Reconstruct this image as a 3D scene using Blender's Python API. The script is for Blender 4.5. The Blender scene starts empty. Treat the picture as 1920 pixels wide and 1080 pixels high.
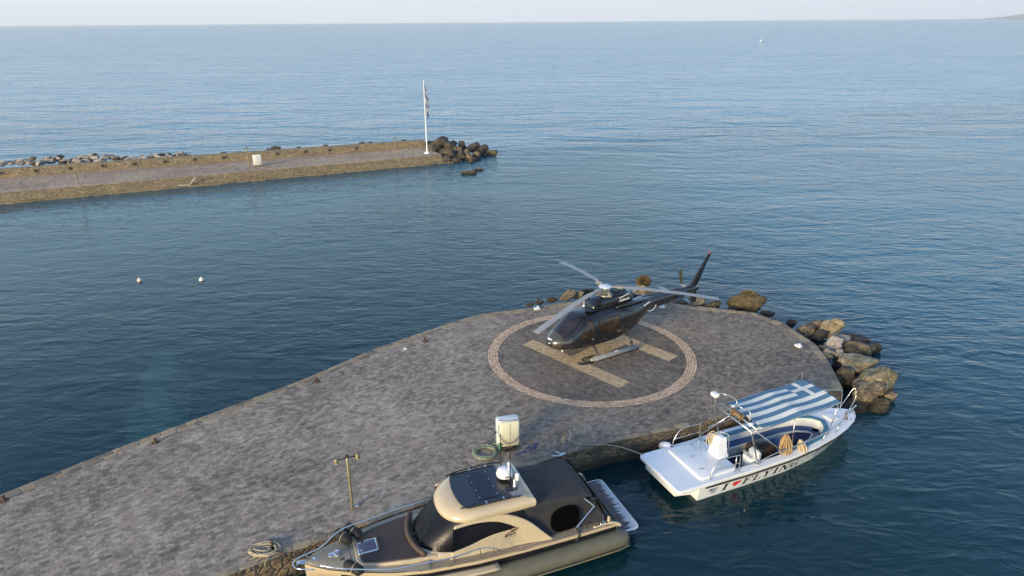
import bpy, math, random
from mathutils import Vector, Matrix, Euler, noise
R = math.radians
scene = bpy.context.scene
col = scene.collection
random.seed(7)

# ---------------------------------------------------------------- camera
CAM_Z = 16.0
F_PX, HORIZON, ROLL = 1295.0, 40.0, -14 / 1920
PITCH = math.atan((540 - HORIZON) / F_PX)
cd = bpy.data.cameras.new('camera')
cam = bpy.data.objects.new('camera', cd); col.objects.link(cam)
cd.sensor_width = 36.0; cd.lens = F_PX / 1920 * 36.0
cd.clip_start = 0.1; cd.clip_end = 200000.0
cam.matrix_world = Matrix.Translation((0, 0, CAM_Z)) @ Matrix.Rotation(math.pi / 2 - PITCH, 4, 'X') @ Matrix.Rotation(ROLL, 4, 'Z')
scene.camera = cam

# ---------------------------------------------------------------- sky, sun, exposure
SUN_EL = R(11.0)
SUN_DIR = Vector((-0.62 * math.cos(SUN_EL), -0.78 * math.cos(SUN_EL), math.sin(SUN_EL))).normalized()   # towards the sun
HAZE_SKY, HAZE_BLUE = (2.80, 2.98, 3.20, 1), (2.05, 3.15, 3.70, 1)
w = bpy.data.worlds.new('World'); scene.world = w; w.use_nodes = True
wn = w.node_tree.nodes; wl = w.node_tree.links
sky = wn.new('ShaderNodeTexSky'); sky.sky_type = 'NISHITA'; sky.sun_disc = False
sky.sun_elevation = SUN_EL
sky.sun_rotation = math.atan2(SUN_DIR.x, SUN_DIR.y)
sky.altitude = 0; sky.air_density = 1.0; sky.dust_density = 0.3; sky.ozone_density = 3.0
bg = wn['Background']; bg.inputs['Strength'].default_value = 0.12
hs = wn.new('ShaderNodeHueSaturation'); hs.inputs['Saturation'].default_value = 0.85
wl.new(sky.outputs[0], hs.inputs['Color'])
wb = wn.new('ShaderNodeMix'); wb.data_type = 'RGBA'; wb.blend_type = 'MULTIPLY'; wb.inputs[0].default_value = 1.0
wb.inputs[7].default_value = (0.94, 0.98, 1.10, 1)         # the photograph's cool white balance
wl.new(hs.outputs[0], wb.inputs[6])
# pale sea haze low in the sky, all the way round
tc = wn.new('ShaderNodeTexCoord'); sx = wn.new('ShaderNodeSeparateXYZ'); wl.new(tc.outputs['Generated'], sx.inputs[0])
hz = wn.new('ShaderNodeMapRange'); hz.interpolation_type = 'SMOOTHERSTEP'
for i, v in enumerate((0.0, 0.70, 0.97, 0.0)): hz.inputs[i + 1].default_value = v
wl.new(sx.outputs[2], hz.inputs[0])
hm = wn.new('ShaderNodeMix'); hm.data_type = 'RGBA'; 
hb = wn.new('ShaderNodeMapRange')
for i, v in enumerate((0.02, 0.20, 0.0, 1.0)): hb.inputs[i + 1].default_value = v
wl.new(sx.outputs[2], hb.inputs[0])
hc = wn.new('ShaderNodeMix'); hc.data_type = 'RGBA'; hc.inputs[6].default_value = HAZE_SKY; hc.inputs[7].default_value = HAZE_BLUE
wl.new(hb.outputs[0], hc.inputs[0]); wl.new(hc.outputs[2], hm.inputs[7])
wl.new(hz.outputs[0], hm.inputs[0]); wl.new(wb.outputs[2], hm.inputs[6]); wl.new(hm.outputs[2], bg.inputs['Color'])
sd = bpy.data.lights.new('sun', 'SUN'); sd.energy = 2.2; sd.angle = R(18.0); sd.color = (1.0, 0.80, 0.50)
sun = bpy.data.objects.new('sun', sd); col.objects.link(sun)
sun.rotation_euler = SUN_DIR.to_track_quat('Z', 'Y').to_euler()
scene.view_settings.view_transform = 'Standard'; scene.view_settings.look = 'None'
scene.view_settings.exposure = 1.62; scene.view_settings.gamma = 1.0
scene.cycles.max_bounces = 6; scene.cycles.transparent_max_bounces = 8
scene.cycles.caustics_reflective = False; scene.cycles.caustics_refractive = False

def at(px, py, z):
    """The world point at height z that the photograph's pixel (1920x1080) looks at."""
    x, y = px - 960, 540 - py
    cr, sr = math.cos(-ROLL), math.sin(-ROLL)
    xl, yl = x * cr + y * sr, -x * sr + y * cr
    d = Vector((xl, F_PX * math.cos(PITCH) + yl * math.sin(PITCH), -F_PX * math.sin(PITCH) + yl * math.cos(PITCH)))
    return Vector((0, 0, CAM_Z)) + d * ((z - CAM_Z) / d.z)

# ---------------------------------------------------------------- node helpers
class NT:
    def __init__(s, name):
        s.m = bpy.data.materials.new(name); s.m.use_nodes = True
        s.t = s.m.node_tree; s.n = s.t.nodes; s.l = s.t.links
        s.b = s.n['Principled BSDF']; s.out = s.n['Material Output']
    def new(s, typ, **kw):
        n = s.n.new(typ)
        for k, v in kw.items(): setattr(n, k, v)
        return n
    def link(s, a, b): s.l.new(a, b)
    def val(s, sock, v):
        if hasattr(v, 'links') or hasattr(v, 'is_output'): s.l.new(v, sock)
        else: sock.default_value = v
    def coords(s, kind='Object', scale=(1, 1, 1), rot=(0, 0, 0)):
        c = s.new('ShaderNodeTexCoord'); mp = s.new('ShaderNodeMapping')
        mp.inputs['Scale'].default_value = scale; mp.inputs['Rotation'].default_value = rot
        s.link(c.outputs[kind], mp.inputs[0]); return mp.outputs[0]
    def noise(s, vec, scale, detail=3, rough=.5, dist=0, out=0):
        n = s.new('ShaderNodeTexNoise'); n.inputs['Scale'].default_value = scale
        n.inputs['Detail'].default_value = detail; n.inputs['Roughness'].default_value = rough
        n.inputs['Distortion'].default_value = dist
        if vec is not None: s.link(vec, n.inputs['Vector'])
        return n.outputs[out]
    def voro(s, vec, scale, feature='F1', rand=1.0, out='Distance'):
        n = s.new('ShaderNodeTexVoronoi', feature=feature); n.inputs['Scale'].default_value = scale
        n.inputs['Randomness'].default_value = rand
        if vec is not None: s.link(vec, n.inputs['Vector'])
        return n.outputs[out]
    def math(s, op, a, b=0.0, c=None, clamp=False):
        n = s.new('ShaderNodeMath', operation=op); n.use_clamp = clamp
        s.val(n.inputs[0], a); s.val(n.inputs[1], b)
        if c is not None: s.val(n.inputs[2], c)
        return n.outputs[0]
    def ramp(s, fac, stops, interp='LINEAR'):
        n = s.new('ShaderNodeValToRGB'); n.color_ramp.interpolation = interp
        e = n.color_ramp.elements
        while len(e) < len(stops): e.new(1.0)
        for el, (p, c) in zip(e, stops):
            el.position = p; el.color = (*c, 1) if len(c) == 3 else c
        s.val(n.inputs[0], fac); return n.outputs[0]
    def mix(s, fac, a, b, blend='MIX'):
        n = s.new('ShaderNodeMix', data_type='RGBA', blend_type=blend)
        s.val(n.inputs[0], fac)
        for k, v in ((6, a), (7, b)):
            if isinstance(v, tuple): v = (*v, 1) if len(v) == 3 else v
            s.val(n.inputs[k], v)
        return n.outputs[2]
    def range(s, v, a, b, c=0.0, d=1.0, smooth=False):
        n = s.new('ShaderNodeMapRange'); n.clamp = True
        if smooth: n.interpolation_type = 'SMOOTHSTEP'
        s.val(n.inputs[0], v)
        for i, x in enumerate((a, b, c, d)): n.inputs[i + 1].default_value = x
        return n.outputs[0]
    def bump(s, h, dist, strength=1.0, normal=None):
        n = s.new('ShaderNodeBump'); n.inputs['Strength'].default_value = strength
        n.inputs['Distance'].default_value = dist; s.val(n.inputs['Height'], h)
        if normal is not None: s.link(normal, n.inputs['Normal'])
        return n.outputs[0]
    def set(s, color=None, rough=None, normal=None, metal=None, coat=None, spec=None):
        for k, v in (('Base Color', color), ('Roughness', rough), ('Normal', normal), ('Metallic', metal), ('Coat Weight', coat), ('Specular IOR Level', spec)):
            if v is None: continue
            if isinstance(v, tuple): v = (*v, 1) if len(v) == 3 else v
            s.val(s.b.inputs[k], v)
        return s.m

def plain(name, color, rough=.5, metal=0.0, coat=0.0, var=.12, scale=3.0, grime=0.0):
    """A painted / moulded surface with slight mottling and uneven gloss."""
    t = NT(name); v = t.coords()
    n = t.noise(v, scale, 5, .6)
    lo = tuple(c * (1 - var) for c in color); hi = tuple(min(1, c * (1 + var)) for c in color)
    c = t.ramp(n, [(.3, lo), (.7, hi)])
    if grime:
        g = t.range(t.noise(v, scale * 2.3, 6, .7), .5, .75)
        c = t.mix(t.math('MULTIPLY', g, grime), c, (.16, .13, .10))
    r = t.range(t.noise(v, scale * 4, 3), .3, .7, max(.02, rough - .08), min(1, rough + .1))
    return t.set(c, r, metal=metal, coat=coat)

# ---------------------------------------------------------------- mesh helpers
class MB:
    """Collects shapes; build() links them as ONE mesh object."""
    def __init__(s): s.v = []; s.f = []; s.mi = []; s.uv = None
    def add(s, verts, faces, mi=0):
        o = len(s.v); s.v += [Vector(p) for p in verts]
        for f in faces: s.f.append([i + o for i in f]); s.mi.append(mi)
        return s
    def box(s, c, size, rot=None, mi=0, taper=1.0):
        hx, hy, hz = (a / 2 for a in size)
        vs = []
        for z, k in ((-hz, 1), (hz, taper)):
            for x, y in ((-1, -1), (1, -1), (1, 1), (-1, 1)):
                p = Vector((x * hx * k, y * hy * k, z))
                if rot is not None: p = rot @ p
                vs.append(p + Vector(c))
        return s.add(vs, [(3, 2, 1, 0), (4, 5, 6, 7), (0, 1, 5, 4), (1, 2, 6, 5), (2, 3, 7, 6), (3, 0, 4, 7)], mi)
    def rbox(s, c, size, r, n=3, rot=None, mi=0, zr=None):
        """A box with rounded vertical edges and a softened top."""
        hx, hy, hz = (a / 2 for a in size); r = min(r, hx - .001, hy - .001); zr = r * .5 if zr is None else zr
        def ring(ins):
            pts = []
            for qx, qy, a0 in ((1, 1, 0), (-1, 1, 90), (-1, -1, 180), (1, -1, 270)):
                for i in range(n + 1):
                    a = R(a0 + 90 * i / n)
                    pts.append(((qx * (hx - r) + (r - ins) * math.cos(a)), (qy * (hy - r) + (r - ins) * math.sin(a))))
            return pts
        rings = []
        lv = [(-hz, zr * .6), (-hz + zr * .6, 0), (hz - zr, 0), (hz - zr * .3, zr * .3), (hz, zr)]
        for z, ins in lv: rings.append([Vector((x, y, z)) for x, y in ring(min(ins, r * .98))])
        if rot is not None: rings = [[rot @ p for p in g] for g in rings]
        rings = [[p + Vector(c) for p in g] for g in rings]
        return s.loft(rings, mi=mi, caps=True)
    def loft(s, rings, closed=True, caps=False, mi=0):
        o = len(s.v); n = len(rings[0])
        for g in rings: s.v += [Vector(p) for p in g]
        m = n if closed else n - 1
        for i in range(len(rings) - 1):
            for j in range(m):
                k = (j + 1) % n
                s.f.append([o + i * n + j, o + i * n + k, o + (i + 1) * n + k, o + (i + 1) * n + j]); s.mi.append(mi)
        if caps:
            s.f.append([o + j for j in range(n)][::-1]); s.mi.append(mi)
            s.f.append([o + (len(rings) - 1) * n + j for j in range(n)]); s.mi.append(mi)
        return s
    def tube(s, pts, r, n=8, mi=0, closed=False, caps=True):
        pts = [Vector(p) for p in pts]; rings = []
        rs = r if isinstance(r, (list, tuple)) else [r] * len(pts)
        prev = None
        for i, p in enumerate(pts):
            if closed: d = pts[(i + 1) % len(pts)] - pts[i - 1]
            else: d = pts[min(i + 1, len(pts) - 1)] - pts[max(i - 1, 0)]
            d = d.normalized() if d.length > 1e-9 else Vector((0, 0, 1))
            if prev is None:
                u = d.orthogonal().normalized()
            else:
                u = prev - d * prev.dot(d)
                u = u.normalized() if u.length > 1e-6 else d.orthogonal().normalized()
            prev = u; v = d.cross(u)
            rings.append([p + (u * math.cos(2 * math.pi * k / n) + v * math.sin(2 * math.pi * k / n)) * rs[i] for k in range(n)])
        if closed: rings.append(rings[0])
        return s.loft(rings, caps=caps and not closed, mi=mi)
    def lathe(s, prof, c=(0, 0, 0), n=24, rot=None, mi=0):
        rings = []
        for r, z in prof:
            g = [Vector((max(r, 1e-4) * math.cos(2 * math.pi * k / n), max(r, 1e-4) * math.sin(2 * math.pi * k / n), z)) for k in range(n)]
            if rot is not None: g = [rot @ p for p in g]
            rings.append([p + Vector(c) for p in g])
        return s.loft(rings, caps=True, mi=mi)
    def prism(s, poly, z0, z1, mi=0, fn=None):
        """poly: list of (a, b); extruded from z0 to z1; fn maps (a, b, z) to a point."""
        fn = fn or (lambda a, b, z: (a, b, z)); n = len(poly)
        area = sum(poly[i][0] * poly[(i + 1) % n][1] - poly[(i + 1) % n][0] * poly[i][1] for i in range(n))
        if area < 0: poly = poly[::-1]
        o = len(s.v)
        for z in (z0, z1): s.v += [Vector(fn(a, b, z)) for a, b in poly]
        s.f.append([o + i for i in range(n)][::-1]); s.mi.append(mi)
        s.f.append([o + n + i for i in range(n)]); s.mi.append(mi)
        for i in range(n):
            k = (i + 1) % n
            s.f.append([o + i, o + k, o + n + k, o + n + i]); s.mi.append(mi)
        return s
    def grid(s, fn, nu, nv, mi=0):
        o = len(s.v)
        for i in range(nu + 1):
            for j in range(nv + 1): s.v.append(Vector(fn(i / nu, j / nv)))
        for i in range(nu):
            for j in range(nv):
                a = o + i * (nv + 1) + j
                s.f.append([a, a + nv + 1, a + nv + 2, a + 1]); s.mi.append(mi)
        return s
    def build(s, name, mats, parent=None, smooth=False, angle=None, bevel=0, recalc=True, matrix=None, solid=0, subdiv=0):
        me = bpy.data.meshes.new(name)
        me.from_pydata([tuple(v) for v in s.v], [], s.f)
        for m in (mats if isinstance(mats, (list, tuple)) else [mats]): me.materials.append(m)
        me.polygons.foreach_set('material_index', s.mi)
        if recalc:
            import bmesh
            bm = bmesh.new(); bm.from_mesh(me); bmesh.ops.remove_doubles(bm, verts=bm.verts, dist=1e-5)
            bmesh.ops.recalc_face_normals(bm, faces=bm.faces); bm.to_mesh(me); bm.free()
        o = bpy.data.objects.new(name, me); col.objects.link(o)
        if parent is not None: o.parent = parent
        if matrix is not None: o.matrix_local = matrix
        if solid:
            md = o.modifiers.new('thick', 'SOLIDIFY'); md.thickness = solid; md.offset = 0
        if bevel:
            md = o.modifiers.new('soft_edge', 'BEVEL'); md.width = bevel; md.segments = 2; md.limit_method = 'ANGLE'; md.angle_limit = R(35)
        if subdiv:
            md = o.modifiers.new('smooth', 'SUBSURF'); md.levels = md.render_levels = subdiv
        if smooth or angle:
            me.polygons.foreach_set('use_smooth', [True] * len(me.polygons))
            if angle: me.set_sharp_from_angle(angle=R(angle))
        me.update()
        return o

def tag(o, label=None, cat=None, group=None, kind=None):
    if label: o['label'] = label
    if cat: o['category'] = cat
    if group: o['group'] = group
    if kind: o['kind'] = kind
    return o
def empty(name, loc, rz=0.0):
    o = bpy.data.objects.new(name, None); col.objects.link(o)
    o.location = loc; o.rotation_euler = (0, 0, rz); o.empty_display_size = .2
    return o
def copy_tree(o, parent=None):
    c = o.copy(); col.objects.link(c)
    if parent is not None: c.parent = parent
    for ch in list(o.children): copy_tree(ch, c)
    return c
def smoothstep(a, b, x):
    t = max(0, min(1, (x - a) / (b - a))); return t * t * (3 - 2 * t)
def lerp(a, b, t): return a + (b - a) * t
def catmull(pts, n=6, closed=False):
    pts = [Vector(p) for p in pts]; out = []; m = len(pts)
    for i in range(m if closed else m - 1):
        p0 = pts[(i - 1) % m] if closed or i else pts[0]
        p1, p2 = pts[i], pts[(i + 1) % m]
        p3 = pts[(i + 2) % m] if closed or i + 2 < m else pts[-1]
        for k in range(n):
            t = k / n
            out.append(.5 * ((2 * p1) + (p2 - p0) * t + (2 * p0 - 5 * p1 + 4 * p2 - p3) * t * t + (3 * p1 - p0 - 3 * p2 + p3) * t ** 3))
    if not closed: out.append(pts[-1])
    return out
def interp(xs, ys, x):
    if x <= xs[0]: return ys[0]
    for i in range(len(xs) - 1):
        if x <= xs[i + 1]: return lerp(ys[i], ys[i + 1], (x - xs[i]) / (xs[i + 1] - xs[i]))
    return ys[-1]
# ================================================================ THE SETTING
# ---------------------------------------------------------------- sea
def mat_sea():
    t = NT('sea_water')
    c = t.new('ShaderNodeTexCoord').outputs['Object']
    sx = t.new('ShaderNodeSeparateXYZ'); t.link(c, sx.inputs[0])
    X, Y = sx.outputs[0], sx.outputs[1]
    # sheltered water lies on the near side of the breakwater line, left of the pier head
    g = t.math('SUBTRACT', t.math('MULTIPLY', Y, .9), t.math('MULTIPLY', X, .44))
    shel = t.range(g, 62, 92, 1, 0, True)
    openw = t.math('MAXIMUM', t.math('SUBTRACT', 1.0, shel), t.math('MULTIPLY', t.range(X, 6, 24, 0, .75, True), t.range(Y, 16, 38, .30, 1, True)))
    amp = t.math('ADD', .55, t.math('MULTIPLY', openw, .45))
    def lay(scale, ang, detail, sx_, sy_, dist=0.0):
        mp = t.new('ShaderNodeMapping'); mp.inputs['Rotation'].default_value = (0, 0, R(ang)); mp.inputs['Scale'].default_value = (sx_, sy_, 1)
        t.link(c, mp.inputs[0]); return t.noise(mp.outputs[0], scale, detail, .55, dist)
    swell = lay(.13, 8, 3, .40, 1.0, .5)
    waves = lay(.60, 14, 3, .55, 1.0, .5)
    def crest(n):      # sharpened crests: short steep wavelets rather than round dunes
        return t.math('SUBTRACT', 1.0, t.math('POWER', t.math('ABSOLUTE', t.math('MULTIPLY', t.math('SUBTRACT', n, .5), 3.2)), .8))
    chop = t.math('ADD', t.math('MULTIPLY', lay(1.5, -8, 3, .42, 1.0, .5), .55), t.math('MULTIPLY', crest(lay(.95, 6, 2, .42, 1.0, .7)), .34))
    rip = lay(4.2, 14, 3, .5, 1.0, .5)
    gust = t.range(lay(.035, 10, 3, .4, 1.0, .5), .36, .62, .35, 1.25, True)      # patches of wind on the water
    far_ = t.range(Y, 75, 120, 0, 1, True)
    h = t.math('MULTIPLY', swell, t.math('ADD', openw, t.math('MULTIPLY', far_, 2.4)))
    h = t.math('ADD', h, t.math('MULTIPLY', waves, t.math('ADD', .18, t.math('ADD', t.math('MULTIPLY', openw, .36), t.math('MULTIPLY', far_, .30)))))
    h2 = t.math('ADD', t.math('MULTIPLY', chop, .30), t.math('MULTIPLY', rip, .045))
    h = t.math('ADD', h, t.math('MULTIPLY', h2, t.math('MULTIPLY', gust, amp)))
    nrm = t.bump(h, .42)
    # body colour: deep blue outside, greener over the shallow harbour floor
    pat = t.noise(c, .05, 4, .6)
    deep = t.ramp(pat, [(.35, SEA_DEEP0), (.65, SEA_DEEP1)])
    shal = t.ramp(pat, [(.35, SEA_SHAL0), (.65, SEA_SHAL1)])
    deep = t.mix(t.range(Y, 28, 190, 0, 1, True), deep, SEA_FAR)  # paler with distance: far sky reflection painted into the body colour
    shal = t.mix(t.range(Y, 34, 66, 0, 1, True), shal, (.016, .150, .210))  # harbour lightened with distance the same way, painted reflection
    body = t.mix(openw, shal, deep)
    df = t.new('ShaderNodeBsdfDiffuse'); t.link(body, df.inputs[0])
    tr = t.new('ShaderNodeBsdfTransparent'); tr.inputs[0].default_value = (.46, .74, .68, 1)
    gl = t.new('ShaderNodeBsdfGlossy'); gl.inputs['Roughness'].default_value = .06; t.link(nrm, gl.inputs['Normal'])
    fr = t.new('ShaderNodeFresnel'); fr.inputs['IOR'].default_value = 1.42; t.link(nrm, fr.inputs['Normal'])
    m1 = t.new('ShaderNodeMixShader'); t.link(t.range(openw, 0, 1, .78, .20), m1.inputs[0])
    t.link(df.outputs[0], m1.inputs[1]); t.link(tr.outputs[0], m1.inputs[2])
    m2 = t.new('ShaderNodeMixShader'); t.link(fr.outputs[0], m2.inputs[0]); t.link(m1.outputs[0], m2.inputs[1]); t.link(gl.outputs[0], m2.inputs[2])
    t.link(m2.outputs[0], t.out.inputs['Surface'])
    return t.m
SEA_FAR = (.150, .370, .490)  # body colour with the distant sky reflection painted in
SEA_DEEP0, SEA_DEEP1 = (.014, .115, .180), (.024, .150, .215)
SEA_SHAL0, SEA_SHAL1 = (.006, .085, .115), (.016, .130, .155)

m = MB()
rad = [0, 30, 80, 200, 600, 2000, 6000, 14500]; N = 48
m.v.append(Vector((0, 30, 0)))
for r in rad[1:]:
    for k in range(N): m.v.append(Vector((r * math.cos(2 * math.pi * k / N), 30 + r * math.sin(2 * math.pi * k / N), 0)))
for k in range(N): m.f.append([0, 1 + k, 1 + (k + 1) % N]); m.mi.append(0)
for i in range(len(rad) - 2):
    for k in range(N):
        a, b = 1 + i * N, 1 + (i + 1) * N; k2 = (k + 1) % N
        m.f.append([a + k, b + k, b + k2, a + k2]); m.mi.append(0)
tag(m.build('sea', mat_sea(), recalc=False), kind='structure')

def mat_seabed():
    t = NT('seabed_floor'); v = t.coords()
    n = t.noise(v, .16, 6, .65); n2 = t.noise(v, 1.3, 4, .6)
    c = t.ramp(n, [(.38, (.012, .022, .022)), (.52, (.03, .05, .045)), (.7, (.09, .11, .08))])
    c = t.mix(t.math('MULTIPLY', n2, .5), c, (.03, .05, .045))
    return t.set(c, .95)
m = MB(); m.grid(lambda a, b: (-160 + 320 * a, -20 + 170 * b, -4.2 + .5 * noise.noise(Vector((a * 40, b * 25, 0)))), 60, 40)
bx = [-14900, -160, 160, 14900]; by = [-14900, -20, 150, 14900]
for i in range(3):
    for j in range(3):
        if i == 1 and j == 1: continue
        m.add([(bx[i], by[j], -4.3), (bx[i + 1], by[j], -4.3), (bx[i + 1], by[j + 1], -4.3), (bx[i], by[j + 1], -4.3)], [(0, 1, 2, 3)])
tag(m.build('seabed', mat_seabed(), smooth=True), kind='structure')
# pale tongue of sand on the harbour floor beside the pier
t = NT('submerged_sand'); v = t.coords()
sand_m = t.set(t.ramp(t.noise(v, .9, 5, .6), [(.3, (.44, .40, .25)), (.7, (.66, .60, .40))]), .95)
m = MB()
sa, sb = [at(206, 860, -.7), at(250, 660, -1.5)], [at(352, 800, -.7), at(345, 640, -1.5)]
def sand(u, v_):
    p = (sa[0].lerp(sa[1], u)).lerp(sb[0].lerp(sb[1], u), v_)
    w_ = .8 * noise.noise(Vector((u * 5, v_ * 3, 2)))
    return (p.x + w_, p.y, p.z + .15 * noise.noise(Vector((p.x, p.y, 0))) - 2.6 * max(0, abs(v_ - .5) * 2 - .35) ** 1.5 - 1.3 * max(0, u - .6))
m.grid(sand, 24, 14)
tag(m.build('sand_bank', sand_m, smooth=True), kind='structure')

# ---------------------------------------------------------------- far headland, thin with distance
def mat_land():
    t = NT('dry_hillside'); v = t.coords()
    n = t.noise(v, .006, 6, .6)
    return t.set(t.ramp(n, [(.3, (.40, .32, .27)), (.55, (.56, .44, .38)), (.75, (.66, .53, .46))]), 1.0)
m = MB()
def land(u, v_):
    x = 5560 + 2900 * u; y = 7700 + 2000 * v_
    prof = smoothstep(0, .75, u) * math.sin(math.pi * min(1, v_ * 1.0 + .0001))
    h = prof * (170 + 250 * u) * (1 + .35 * noise.fractal(Vector((u * 7, v_ * 5, 1.3)), 1.0, 2.0, 5))
    return (x, y, h - 4)
m.grid(land, 70, 40)
tag(m.build('headland', mat_land(), smooth=True), kind='structure')

# ---------------------------------------------------------------- stone materials
def mat_masonry(name, c0, c1, c2, mortar, sc=2.6, tide=True, flat=1.7):
    t = NT(name); v = t.coords('Object', (1, 1, flat))
    vn = t.mix(.09, v, t.noise(v, 2.0, 3, .6, 0, 1))
    e = t.voro(vn, sc, 'DISTANCE_TO_EDGE'); cc = t.voro(vn, sc, 'F1', 1.0, 'Color')
    s = t.new('ShaderNodeSeparateColor'); t.link(cc, s.inputs[0])
    base = t.ramp(s.outputs[0], [(.05, c0), (.5, c1), (.95, c2)])
    f = t.noise(t.coords(), 9, 5, .65)
    base = t.mix(.55, base, t.ramp(f, [(.3, (.12, .11, .10)), (.7, (.62, .58, .50))]), 'OVERLAY')
    g = t.range(e, .0, .07)
    base = t.mix(g, mortar, base)
    if tide:
        z = t.new('ShaderNodeSeparateXYZ'); t.link(t.coords(), z.inputs[0])
        zz = t.math('ADD', z.outputs[2], t.math('MULTIPLY', t.noise(t.coords(), .8, 4), .5))
        base = t.mix(t.range(zz, .35, .75, .85, 0, True), base, (.022, .022, .014))
    hgt = t.math('ADD', t.math('MULTIPLY', t.range(e, 0, .16), .6), t.math('MULTIPLY', f, .4))
    return t.set(base, .9, t.bump(hgt, .06, .9))
wall_m = mat_masonry('pier_masonry', (.10, .085, .07), (.17, .13, .09), (.26, .19, .11), (.06, .052, .045), 3.3)
bw_m = mat_masonry('breakwater_masonry', (.20, .165, .12), (.28, .23, .15), (.38, .31, .205), (.17, .14, .10), 4.2, False)

def mat_paving(name, dark=1.0, rot=34.0, warm=0.0):
    t = NT(name); v = t.coords('Object', (1, 1, 1), (0, 0, R(-rot)))
    br = t.new('ShaderNodeTexBrick'); t.link(v, br.inputs[0])
    br.inputs['Scale'].default_value = 1.0; br.inputs['Brick Width'].default_value = .25; br.inputs['Row Height'].default_value = .135
    br.inputs['Mortar Size'].default_value = .006; br.inputs['Mortar Smooth'].default_value = .3
    br.offset = .5
    br.inputs['Color1'].default_value = (0, 0, 0, 1); br.inputs['Color2'].default_value = (1, 1, 1, 1); br.inputs['Mortar'].default_value = (.5, .5, .5, 1)
    # tone differs from stone to stone, in clusters, and between bays laid at other times
    cell = t.voro(v, 7.0, 'F1', .9, 'Color'); s = t.new('ShaderNodeSeparateColor'); t.link(cell, s.inputs[0])
    vd = t.mix(.12, v, t.noise(v, 3.0, 3, .6, 0, 1))
    clus = t.voro(vd, 3.1, 'F1', 1.0, 'Color'); s2 = t.new('ShaderNodeSeparateColor'); t.link(clus, s2.inputs[0])
    big = t.noise(v, .22, 5, .62); mid = t.noise(v, 1.5, 7, .74)
    bay = t.new('ShaderNodeTexBrick'); t.link(v, bay.inputs[0])
    bay.inputs['Scale'].default_value = 1.0; bay.inputs['Brick Width'].default_value = 5.2; bay.inputs['Row Height'].default_value = 3.1
    bay.inputs['Mortar Size'].default_value = 0; bay.inputs['Color1'].default_value = (0, 0, 0, 1); bay.inputs['Color2'].default_value = (1, 1, 1, 1)
    k = t.math('MULTIPLY', s.outputs[0], .20)
    k = t.math('ADD', k, t.math('MULTIPLY', s2.outputs[1], .10))
    k = t.math('ADD', k, t.math('MULTIPLY', big, .44)); k = t.math('ADD', k, t.math('MULTIPLY', mid, .30))
    k = t.math('ADD', k, t.math('MULTIPLY', bay.outputs[0], .07))
    k = t.math('ADD', k, t.math('MULTIPLY', br.outputs[0], .25))
    d = dark * 1.9
    c = t.ramp(k, [(.42, (.061 * d, .050 * d, .041 * d)), (.62, (.122 * d, .098 * d, .077 * d)), (.78, (.188 * d, .149 * d, .112 * d)), (.98, (.25 * d, .215 * d, .18 * d))])
    # warm dust gathers in drifts
    c = t.mix(t.math('MULTIPLY', t.range(t.noise(v, .35, 5, .7, .6), .5, .72, 0, .42), 1.0), c, (.19 * d, .150 * d, .105 * d))
    sxyz = t.new('ShaderNodeSeparateXYZ'); t.link(t.coords(), sxyz.inputs[0])
    older = t.range(t.math('ADD', sxyz.outputs[0], t.math('MULTIPLY', big, 6.0)), 1.0, 4.5, 0, 1, True)      # the pier head is laid in darker, browner stone
    c = t.mix(t.math('MULTIPLY', older, 0.0 if warm else .8), c, (.76, .73, .70), 'MULTIPLY')
    if warm: c = t.mix(.8, c, (1.0, .86, .72), 'MULTIPLY')
    c = t.mix(t.math('MULTIPLY', br.outputs['Fac'], .48), c, (.035, .032, .03))
    h = t.math('ADD', t.math('MULTIPLY', br.outputs['Fac'], -1.0), t.math('MULTIPLY', t.noise(v, 14, 3), .6))
    return t.set(c, .88, t.bump(h, .012, .8))
deck_m = mat_paving('pier_setts')
pad_m = mat_paving('pad_setts', .72, -47)
bwdeck_m = mat_paving('breakwater_setts', 1.35, 25, 1.0)

def mat_cobble(name, stops, bump=.5):
    t = NT(name); v = t.coords()
    g = t.new('ShaderNodeNewGeometry')
    c = t.ramp(g.outputs['Random Per Island'], stops)
    c = t.mix(.3, c, t.ramp(t.noise(v, 12, 4, .65), [(.3, (.2, .2, .2)), (.7, (.75, .75, .75))]), 'OVERLAY')
    return t.set(c, .9, t.bump(t.noise(v, 25, 4), .01, bump))
edge_m = mat_cobble('edge_stone', [(0, (.13, .11, .09)), (.4, (.24, .19, .13)), (.7, (.34, .27, .18)), (1, (.30, .21, .11))])
ring_m = mat_cobble('ring_setts', [(0, (.46, .29, .175)), (.5, (.62, .42, .265)), (1, (.74, .53, .36))])
bar_m = mat_cobble('letter_setts', [(0, (.48, .325, .17)), (.5, (.59, .41, .225)), (1, (.68, .495, .29))])
joint_m = plain('mortar_joint', (.11, .095, .08), .95, var=.25, scale=6)

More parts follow.
